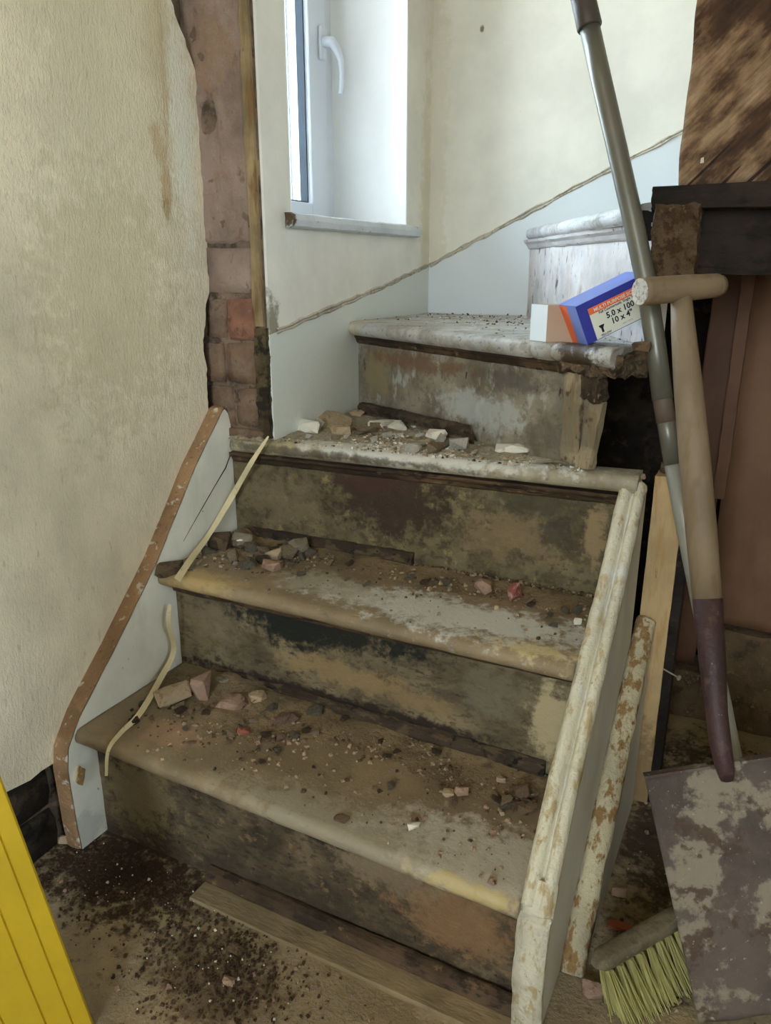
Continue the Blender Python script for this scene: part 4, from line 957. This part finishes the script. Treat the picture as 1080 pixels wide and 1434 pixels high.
grit('dirt', 'dark spilled soil and crumbs on the floor in front of the lowest step', mk('dark_soil', S(76, 56, 38), var=.25, rough=.95, bumps=[(200, .3)]), 3800, lambda r: regf(r) if r.random() < .6 else regf2(r), .001, .0075, 12, fl)
grit('grit', 'pale plaster flecks scattered over the dark floor soil', RUB['white'], 70, lambda r: regf(r) if r.random() < .5 else regf2(r), .002, .006, 13, fl, .001)
grit('grit', 'pinkish and tan crumbs on the floor before the stairs', RUB['pink'], 160, lambda r: (r.uniform(-.02, .6), r.uniform(-.28, -.05)), .002, .009, 14, fl)
grit('grit', 'dark crumbs on the floor beside the broom and under the upper flight', RUB['dark'], 600, lambda r: (r.uniform(.77, 1.1), r.uniform(.02, .72)), .002, .012, 15)
grit('grit', 'tan crumbs on the floor beside the broom', RUB['tan'], 160, lambda r: (r.uniform(.77, .95), r.uniform(.02, .5)), .002, .010, 16)

# dust drifts: low mounds that rise out of the treads
def drift(label, x0, x1, y0, y1, zb, hfun, mat, seed, nx=110, ny=40):
    mb = MB()
    def fn(a, b):
        x = x0 + (x1 - x0) * a; y = y0 + (y1 - y0) * b
        return (x, y, topz(x, y, zb) - .002 + hfun(x, y) + .0012 * fb(x * 120, y * 120, 0, seed + 4))
    mb.grid(fn, nx, ny, True)
    return tag(mb.build('dust', mat), label, 'dust', kind='stuff')
m_dust = mk('brown_dust', S(134, 114, 84), var=.12, layers=[(90, .58, .06, S(112, 92, 64), 1, .8), (200, .64, .04, S(84, 66, 44), 2, .7)], rough=.97, bumps=[(200, .4), (500, .2)])
m_dustw = mk('pale_dust', S(170, 158, 132), var=.12, layers=[(90, .58, .06, S(136, 116, 86), 1, .8), (160, .62, .04, S(210, 204, 190), 2, .7)], rough=.97, bumps=[(200, .4), (500, .2)])
drift('brown dust drift along the back of the lowest tread', .012, .686, .05, .219, 1, lambda x, y: .0095 * cl((y - .12) / .09) * (.8 + .5 * fb(x * 18, y * 18, 0, 3)) + .007 * cl(1 - abs(x - .17) / .17) * cl((y - .06) / .06) * (.9 + .7 * fb(x * 30, y * 30, 0, 6)) - .001, m_dust, 3)
drift('brown dust drift along the back of the second tread', .006, .686, .24, .4015, 2, lambda x, y: .0095 * cl((y - .33) / .07) * (.8 + .5 * fb(x * 18, y * 18, 0, 5)) + .014 * cl(1 - x / .16) * cl((y - .26) / .06) * (.8 + .9 * fb(x * 36, y * 36, 0, 6)) - .001, m_dust, 5)
def d3h(x, y):
    q = (Vector((x, y, 0)) - Vector((P0.x, P0.y, 0))).dot(n4)
    return .0065 * cl(1 - abs(q) / .10) * (.6 + .8 * fb(x * 22, y * 22, 0, 7)) + .005 * cl(1 - (x - .09) / .2) * cl((y - .42) / .03) - .0012
def drift3():
    mb = MB()
    def fn(a, b):
        x = .092 + .56 * a; y0 = .415; y1 = max(.43, .715 - (x - .0895) * .563); y = y0 + (y1 - y0) * b
        return (x, y, .579 + .011 * x / .715 - .002 + d3h(x, y) + .0012 * fb(x * 120, y * 120, 0, 4))
    mb.grid(fn, 120, 50, True); tag(mb.build('dust', m_dustw), 'pale plaster dust drift over the back of the third tread', 'dust', kind='stuff')
drift3()
drift('loose tan rubble dust on the left corner of the third tread before the bricks', .004, .092, .388, .3985, 3, lambda x, y: .008 * cl((y - .385) / .01) * (.9 + .7 * fb(x * 50, y * 50, 0, 6)), m_dustw, 9, 30, 6)

# cable strip
def flat_strip(mb, pts, wid, th, normals):
    pts = [Vector(p) for p in pts]; N = len(pts) - 1; fine = []; M = 60
    def cr(t):
        i = min(int(t), N - 1); f = t - i; p0 = pts[max(i - 1, 0)]; p1 = pts[i]; p2 = pts[i + 1]; p3 = pts[min(i + 2, N)]
        return .5 * ((2 * p1) + (-p0 + p2) * f + (2 * p0 - 5 * p1 + 4 * p2 - p3) * f * f + (-p0 + 3 * p1 - 3 * p2 + p3) * f ** 3)
    nrm = Vector(normals)
    def fn(a, b):
        t = a * N; p = cr(t); q = (cr(min(N, t + .05)) - cr(max(0, t - .05))).normalized(); side = q.cross(nrm).normalized(); k = int(round(b * 4)) % 4
        w = wid[min(int(a * (len(wid) - 1)), len(wid) - 2)] + (wid[min(int(a * (len(wid) - 1)) + 1, len(wid) - 1)] - wid[min(int(a * (len(wid) - 1)), len(wid) - 2)]) * (a * (len(wid) - 1) % 1 if a < 1 else 1)
        sx, sn = [(-1, 0), (1, 0), (1, 1), (-1, 1)][k]
        w *= 1 + .12 * nz(a * 12, 0, 0, 3)
        return p + side * (sx * w / 2) + nrm * (sn * th)
    mb.grid(fn, M, 4, False, wrapv=True, caps=True)
    return mb
vd = (CAM - Vector((.0, .3, .45))).normalized()
cp = [at(376, 611, 'Z', .592), at(352, 648, 'Y', .368), at(325, 695, 'X', .014), at(293, 748, 'X', .010), at(268, 782, 'Z', .404), at(248, 812, 'Z', .396)]
mb = flat_strip(MB(), cp, [.003, .009, .010, .009, .010, .012], .0015, vd)
tag(mb.build('wood_strip', m_cable, None, loc=tuple(cp[-1])), 'cream splintered strip leaning from the third nosing down to the second tread', 'strip')
cp = [at(238, 846, 'Y', .180), at(236, 872, 'Y', .17), at(243, 912, 'X', .020), at(222, 955, 'X', .03), at(195, 1000, 'Z', .212), at(170, 1025, 'Z', .211), at(152, 1050, 'Z', .206) , at(149, 1086, 'Y', -.034)]
mb = flat_strip(MB(), cp, [.005, .007, .009, .009, .009, .007, .005, .004], .002, vd)
tag(mb.build('cable_strip', m_cable, None, loc=tuple(cp[4])), 'cream flat cable curling from below the second nosing across the lowest tread', 'cable')

# ---- boxes on tread 4
def cardbox():
    z = T4 + .001
    c = at(765, 479, 'Z', z); r = at(804, 479, 'Z', z); c.z = z; r.z = z
    e1 = (r - c).normalized() * .045; e3 = Vector((-e1.y, e1.x, 0)).normalized() * .038
    wdir = (at(754, 477.5, 'Z', z) - c); wdir.z = 0
    e3 = wdir.normalized() * .040 if wdir.length > .001 else e3
    rt = empty('card_carton', tuple(c), 'small plain brown card box with a white end left of the blue screw box', 'box')
    mb = MB().obox(c, e1, e3, (0, 0, .052)); mb.build('carton', m_kraft, rt, bevel=.0006)
    n_ = Vector((e3.y, -e3.x, 0)).normalized(); n_ = n_ if n_.dot(e1) < 0 else -n_
    mb = MB().obox(c + n_ * .0002 + e3 * .01, e3 * .98, (0, 0, .052), n_ * .0006); mb.build('white_end', m_whitecard, rt)
cardbox()
def screwbox():
    z = T4 + .0015; O = at(824, 483, 'Z', z); O.z = z
    ay = math.radians(38); t = math.radians(24)
    r = Vector((math.cos(ay), math.sin(ay), 0)); e1 = (r * math.cos(t) + Vector((0, 0, math.sin(t)))); e2 = (-r * math.sin(t) + Vector((0, 0, math.cos(t)))); e3 = Vector((-r.y, r.x, 0))
    Lx, Hy, Dz = .112, .056, .060
    rt = empty('screw_box', tuple(O), 'blue and orange screw carton tilted up on the fourth tread, with white size label', 'box')
    MB().obox(O, e1 * Lx, e2 * Hy, e3 * Dz).build('carton', m_blue, rt, bevel=.0006)
    ep = .0004
    MB().obox(O + e3 * .0005 - e1 * ep, e2 * Hy, e3 * .030, e1 * -.0003).build('end_stripe', m_lblue, rt)
    MB().obox(O + e3 * .0305 - e1 * ep, e2 * Hy, e3 * .029, e1 * -.0003).build('end_stripe', m_orange, rt)
    MB().obox(O + e1 * .0005 + e2 * (Hy + ep), e1 * (Lx - .001), e3 * Dz, e2 * .0002).build('top_face', m_lblue, rt)
    f = lambda u, v, d=0: O + e1 * (u * Lx) + e2 * (v * Hy) - e3 * (.0004 + d)
    MB().obox(f(.13, .02), e1 * Lx * .81, e2 * Hy * .80, e3 * -.0003).build('label', m_label, rt)
    MB().obox(f(.13, .66, .0003), e1 * Lx * .81, e2 * Hy * .16, e3 * -.0002).build('label_band', m_orange, rt)
    # countersunk head pictogram
    mb = MB(); hx = [(-.045, .045), (.045, .045), (.045, .03), (.018, -.01), (.018, -.075), (-.018, -.075), (-.018, -.01), (-.045, .03)]
    vs = [f(.235 + a * .8, .25 + b * 1.6, .0004) for a, b in hx]; mb.add(vs + [v - e3 * .0002 for v in vs], [tuple(range(8))[::-1], tuple(range(8, 16))]); mb.build('screw_symbol', m_ink, rt)
    def txt(s, u, v, size, mat, bold=0):
        cu = bpy.data.curves.new('label_text', 'FONT'); cu.body = s; cu.size = size; cu.extrude = .00005; cu.offset = bold; cu.resolution_u = 2
        cu.materials.append(mat)
        tmp = bpy.data.objects.new('tmp_text', cu); me = bpy.data.meshes.new_from_object(tmp); bpy.data.objects.remove(tmp)
        o = bpy.data.objects.new('label_text', me); COL.objects.link(o); o.parent = rt
        M = Matrix(((e1.x, e2.x, -e3.x), (e1.y, e2.y, -e3.y), (e1.z, e2.z, -e3.z))).to_4x4()
        M.translation = f(u, v, .0006) - O; o.matrix_local = M
        return o
    txt('5.0 x 100', .33, .40, .0115, m_ink, .0003); txt('10 x 4"', .37, .215, .0115, m_ink, .0003)
    txt('MULTI PURPOSE SCREW', .20, .695, .0068, m_label, .0001)
    txt('Full Countersunk, Single Thread', .25, .595, .0050, m_ink, .0001)
    txt('YELLOW', .19, .045, .0042, m_ink, .0001); txt('PACK 100', .76, .20, .0044, m_ink, .0001); txt('mm / inch', .50, .09, .0040, m_inkgrey)
screwbox()

# ---- spade
def spade():
    BL = Vector((.893, .086, .003)); dirw = Vector((.90, .35, .25)).normalized(); TLp = dist(903, 1090, .79); W = .188; H = (TLp - BL)
    H = H - dirw * H.dot(dirw); nrm = dirw.cross(H.normalized()); nrm = nrm if nrm.y < 0 else -nrm     # toward the camera
    base = BL + dirw * W / 2
    rt = empty('spade', tuple(base), 'old digging spade with wooden T handle and rusty square blade leaning on the metal pole', 'spade')
    def fn(a, b):
        u = a - .5; c = -.010 * (1 - (2 * u) ** 2) * 1.0 * (.35 + .65 * b) + .004 * (b - .5) ** 2
        e = .0015 * fb(a * 9, b * 9, 0, 4)
        q = BL + dirw * (W * a * (1 + 0)) + H * b + nrm * (c + e * .4)
        if b == 0: q += H.normalized() * (.003 * nz(a * 6, 0, 0, 2) + .003)
        return q
    mb = MB(); nu, nv = 30, 36; mb.grid(fn, nu, nv, True); n = len(mb.v); m = nv + 1
    mb.add([v - nrm * .0025 for v in mb.v[:n]], [f_[::-1] for f_ in list(mb.f)], True)
    ring = [i * m for i in range(nu + 1)] + [nu * m + j for j in range(1, m)] + [i * m + nv for i in range(nu - 1, -1, -1)] + [j for j in range(nv - 1, 0, -1)]
    for p, q in zip(ring, ring[1:] + ring[:1]): mb.f.append((q, p, p + n, q + n)); mb.sm.append(False)
    bl = mb.build('blade', m_steel, rt)
    # folded shoulder treads along the top edge
    mb = MB(); top = BL + H; mb.obox(top - nrm * .012, dirw * W * .40, nrm * .014, H.normalized() * .003); mb.obox(top + dirw * W * .60 - nrm * .012, dirw * W * .40, nrm * .014, H.normalized() * .003); mb.build('foot_rest', m_steel, bl)
    # shaft path
    c_top = BL + dirw * (W * .49) + H * 1.0
    P = [c_top - H * .05 + nrm * .001, c_top + nrm * .003, dist(1009, 1040, .79), dist(1004, 1000, .805), dist(998, 930, .84), dist(991, 838, .87)]
    MB().tube(P, [.008, .011, .0125, .0125, .0155, .0178], 18).build('socket', m_socket, rt)
    Q = [dist(991, 842, .869), dist(982, 740, .90), dist(973, 640, .93), dist(964, 540, .96), dist(957, 460, .985), dist(954, 412, 1.003)]
    MB().tube(Q, [.0172, .0185, .0185, .0172, .0145, .0125], 20).build('shaft', m_ash, rt)
    rv = MB(); a = dist(1000, 905, .865); rv.tube([a, a - FW * .003], [.004, .003], 8)
    k1, k2 = dist(905, 408, .985), dist(1003, 400, 1.02)
    ax = (k2 - k1).normalized()
    T = [k1 - ax * .009, k1, k1.lerp(k2, .3), k1.lerp(k2, .55), k1.lerp(k2, .8), k2, k2 + ax * .008, k2 + ax * .012]
    g_ = MB().tube(T, [.0165, .0168, .0165, .0162, .0155, .015, .0125, .006], 20).build('grip', m_ash, rt)
    MB().tube([T[0] - ax * .0006, T[0] - ax * .0001], [.0155, .0162], 20).build('end_grain', m_end, g_)
    return rt
spade()

# ---- broom
def broom():
    L0 = at(832, 1350, 'Z', .092); R0 = at(958, 1278, 'Z', .092); d = (R0 - L0).normalized(); Lh = .30
    C0 = L0 + d * Lh / 2
    fwd = Vector((d.y, -d.x, 0))       # toward the camera side
    rt = empty('broom', (C0.x, C0.y, 0), 'broom with long grey metal pole, dirty wooden head and lime bristles behind the spade blade', 'broom')
    mb = MB()
    def fn(a, b):
        s = a * Lh; q = 2 * math.pi * b; w = .0125; h = .0105
        en = min(1, max(.15, (min(a, 1 - a) * Lh / .012)) ** .5)
        c = math.copysign(abs(math.cos(q)) ** .6, math.cos(q)); s_ = math.copysign(abs(math.sin(q)) ** .6, math.sin(q))
        p = L0 + d * s + fwd * (c * w * en) + Vector((0, 0, s_ * h * en)); return p + Vector((0, 0, .0006 * fb(s * 60, b * 6, 0, 1)))
    mb.grid(fn, 60, 16, True, wrapv=True, caps=True); mb.build('head', m_broomwood, rt)
    # bristles in tufts: each tuft a bunch of thin prisms
    r = random.Random(9); nT = 17
    for row in range(3):
        for k in range(nT):
            base = L0 + d * (.010 + (Lh - .02) * (k + .5) / nT) + fwd * ((row - 1) * .007 + .001) + Vector((0, 0, -.010))
            mb = MB()
            for j in range(34):
                a = r.uniform(0, 6.28); rr = .0042 * math.sqrt(r.random()); sp = r.uniform(.6, 2.9)
                b0 = base + d * math.cos(a) * rr + fwd * math.sin(a) * rr
                lean = fwd * (.018 + .006 * (row - 1) + r.uniform(-.004, .004)) + d * (math.cos(a) * rr * sp + .022 + r.uniform(-.002, .002)) + fwd * (math.sin(a) * rr * sp)
                tip = b0 + lean; tip.z = max(.002, .004 + r.uniform(-.002, .008)); mid = b0.lerp(tip, .5) - fwd * .002
                w = .00045; s1 = d * w; s2 = fwd * w
                vs = [b0 - s1, b0 + s1, b0 + s2 * 1.7, mid - s1, mid + s1, mid + s2 * 1.7, tip - s1, tip + s1, tip + s2 * 1.7]
                mb.add(vs, [(0, 1, 4, 3), (1, 2, 5, 4), (2, 0, 3, 5), (3, 4, 7, 6), (4, 5, 8, 7), (5, 3, 6, 8), (6, 7, 8)])
            mb.build('bristle_tuft', m_bristle, rt)
    # pole
    def D(z): return .862 + .283 * (z - .09)
    base = C0 + Vector((0, 0, .008))
    pts = [base]; px_ = [(1031, 1078), (1012, 985), (985, 865), (960, 740), (943, 650), (928, 560), (918, 480), (905, 395), (885, 300), (862, 198), (843, 115), (824, 30), (812, -25)]
    Ds = []
    z = .2
    for u, v in px_:
        Dd = 1.0
        for _ in range(12):
            q = dist(u, v, Dd); Dd = D(q.z)
        pts.append(dist(u, v, Dd))
    # lead smoothly from head to the first visible point
    def seg(i0, i1, name, r_, mat, extra=0):
        return MB().tube(pts[i0:i1 + 1], r_, 20).build(name, mat, rt)
    seg(0, 5, 'pole_lower', .0118, mk('pale_grey_tube', S(150, 148, 136), var=.06, rough=.45, bumps=(), metal=.2))
    a, b = pts[5], pts[6]
    seg(5, 6, 'pole_lower', .0122, m_pole)
    MB().tube([pts[6].lerp(pts[5], .35), pts[6], pts[6].lerp(pts[7], .25)], .0127, 20).build('pole_band', m_poleband, rt)
    seg(6, 12, 'pole_upper', .0134, m_pole)
    ccap = MB(); A_, B_ = pts[12].lerp(pts[11], .12), pts[13]
    ccap.tube([A_, A_.lerp(B_, .04), A_.lerp(B_, .4), B_, B_ + (B_ - A_) * 2.0], [.0150, .0165, .0160, .0160, .0160], 20); ccap.build('pole_grip', m_collar, rt)
broom()

# ---- yellow plank in the lower left corner
def yellow():
    B = at(133, 1440, 'Z', .0); A = dist(0, 1085, .70)
    ax = (A - B).normalized(); top = B + ax * 1.15
    toCam = (CAM - (A + B) / 2); n_ = (toCam - ax * toCam.dot(ax)).normalized(); wdir = ax.cross(n_); wdir = wdir if wdir.dot(RT) < 0 else -wdir
    wdir = (wdir + Vector((0, 0, 0))).normalized()
    s_w, s_y = .13, .0
    B0 = B + ax * .0
    prof = [(0, -.028), (0, -.002), (.002, 0), (.018, 0), (.0195, -.0022), (.021, 0), (.043, 0), (.0445, -.0022), (.046, 0), (.080, 0), (.0815, -.0022), (.083, 0), (.118, 0), (.12, -.002), (.12, -.028)]
    mb = MB(); m = len(prof)
    b = len(mb.v)
    def fn(a, k):
        u, h = prof[int(round(k * m)) % m]; p = B0 + ax * (1.15 * a) + wdir * u + n_ * h
        return p
    mb.grid(fn, 10, m, False, wrapv=True, caps=True)
    for v in mb.v:
        if v.z < .003:
            v.z = .003
    o = mb.build('yellow_rail', m_yellow, None, loc=tuple(B0)); tag(o, 'bright yellow ribbed plastic rail leaning at the lower left edge of the photo', 'rail')
yellow()

for o in bpy.data.objects:
    if '_o' in o: del o['_o']
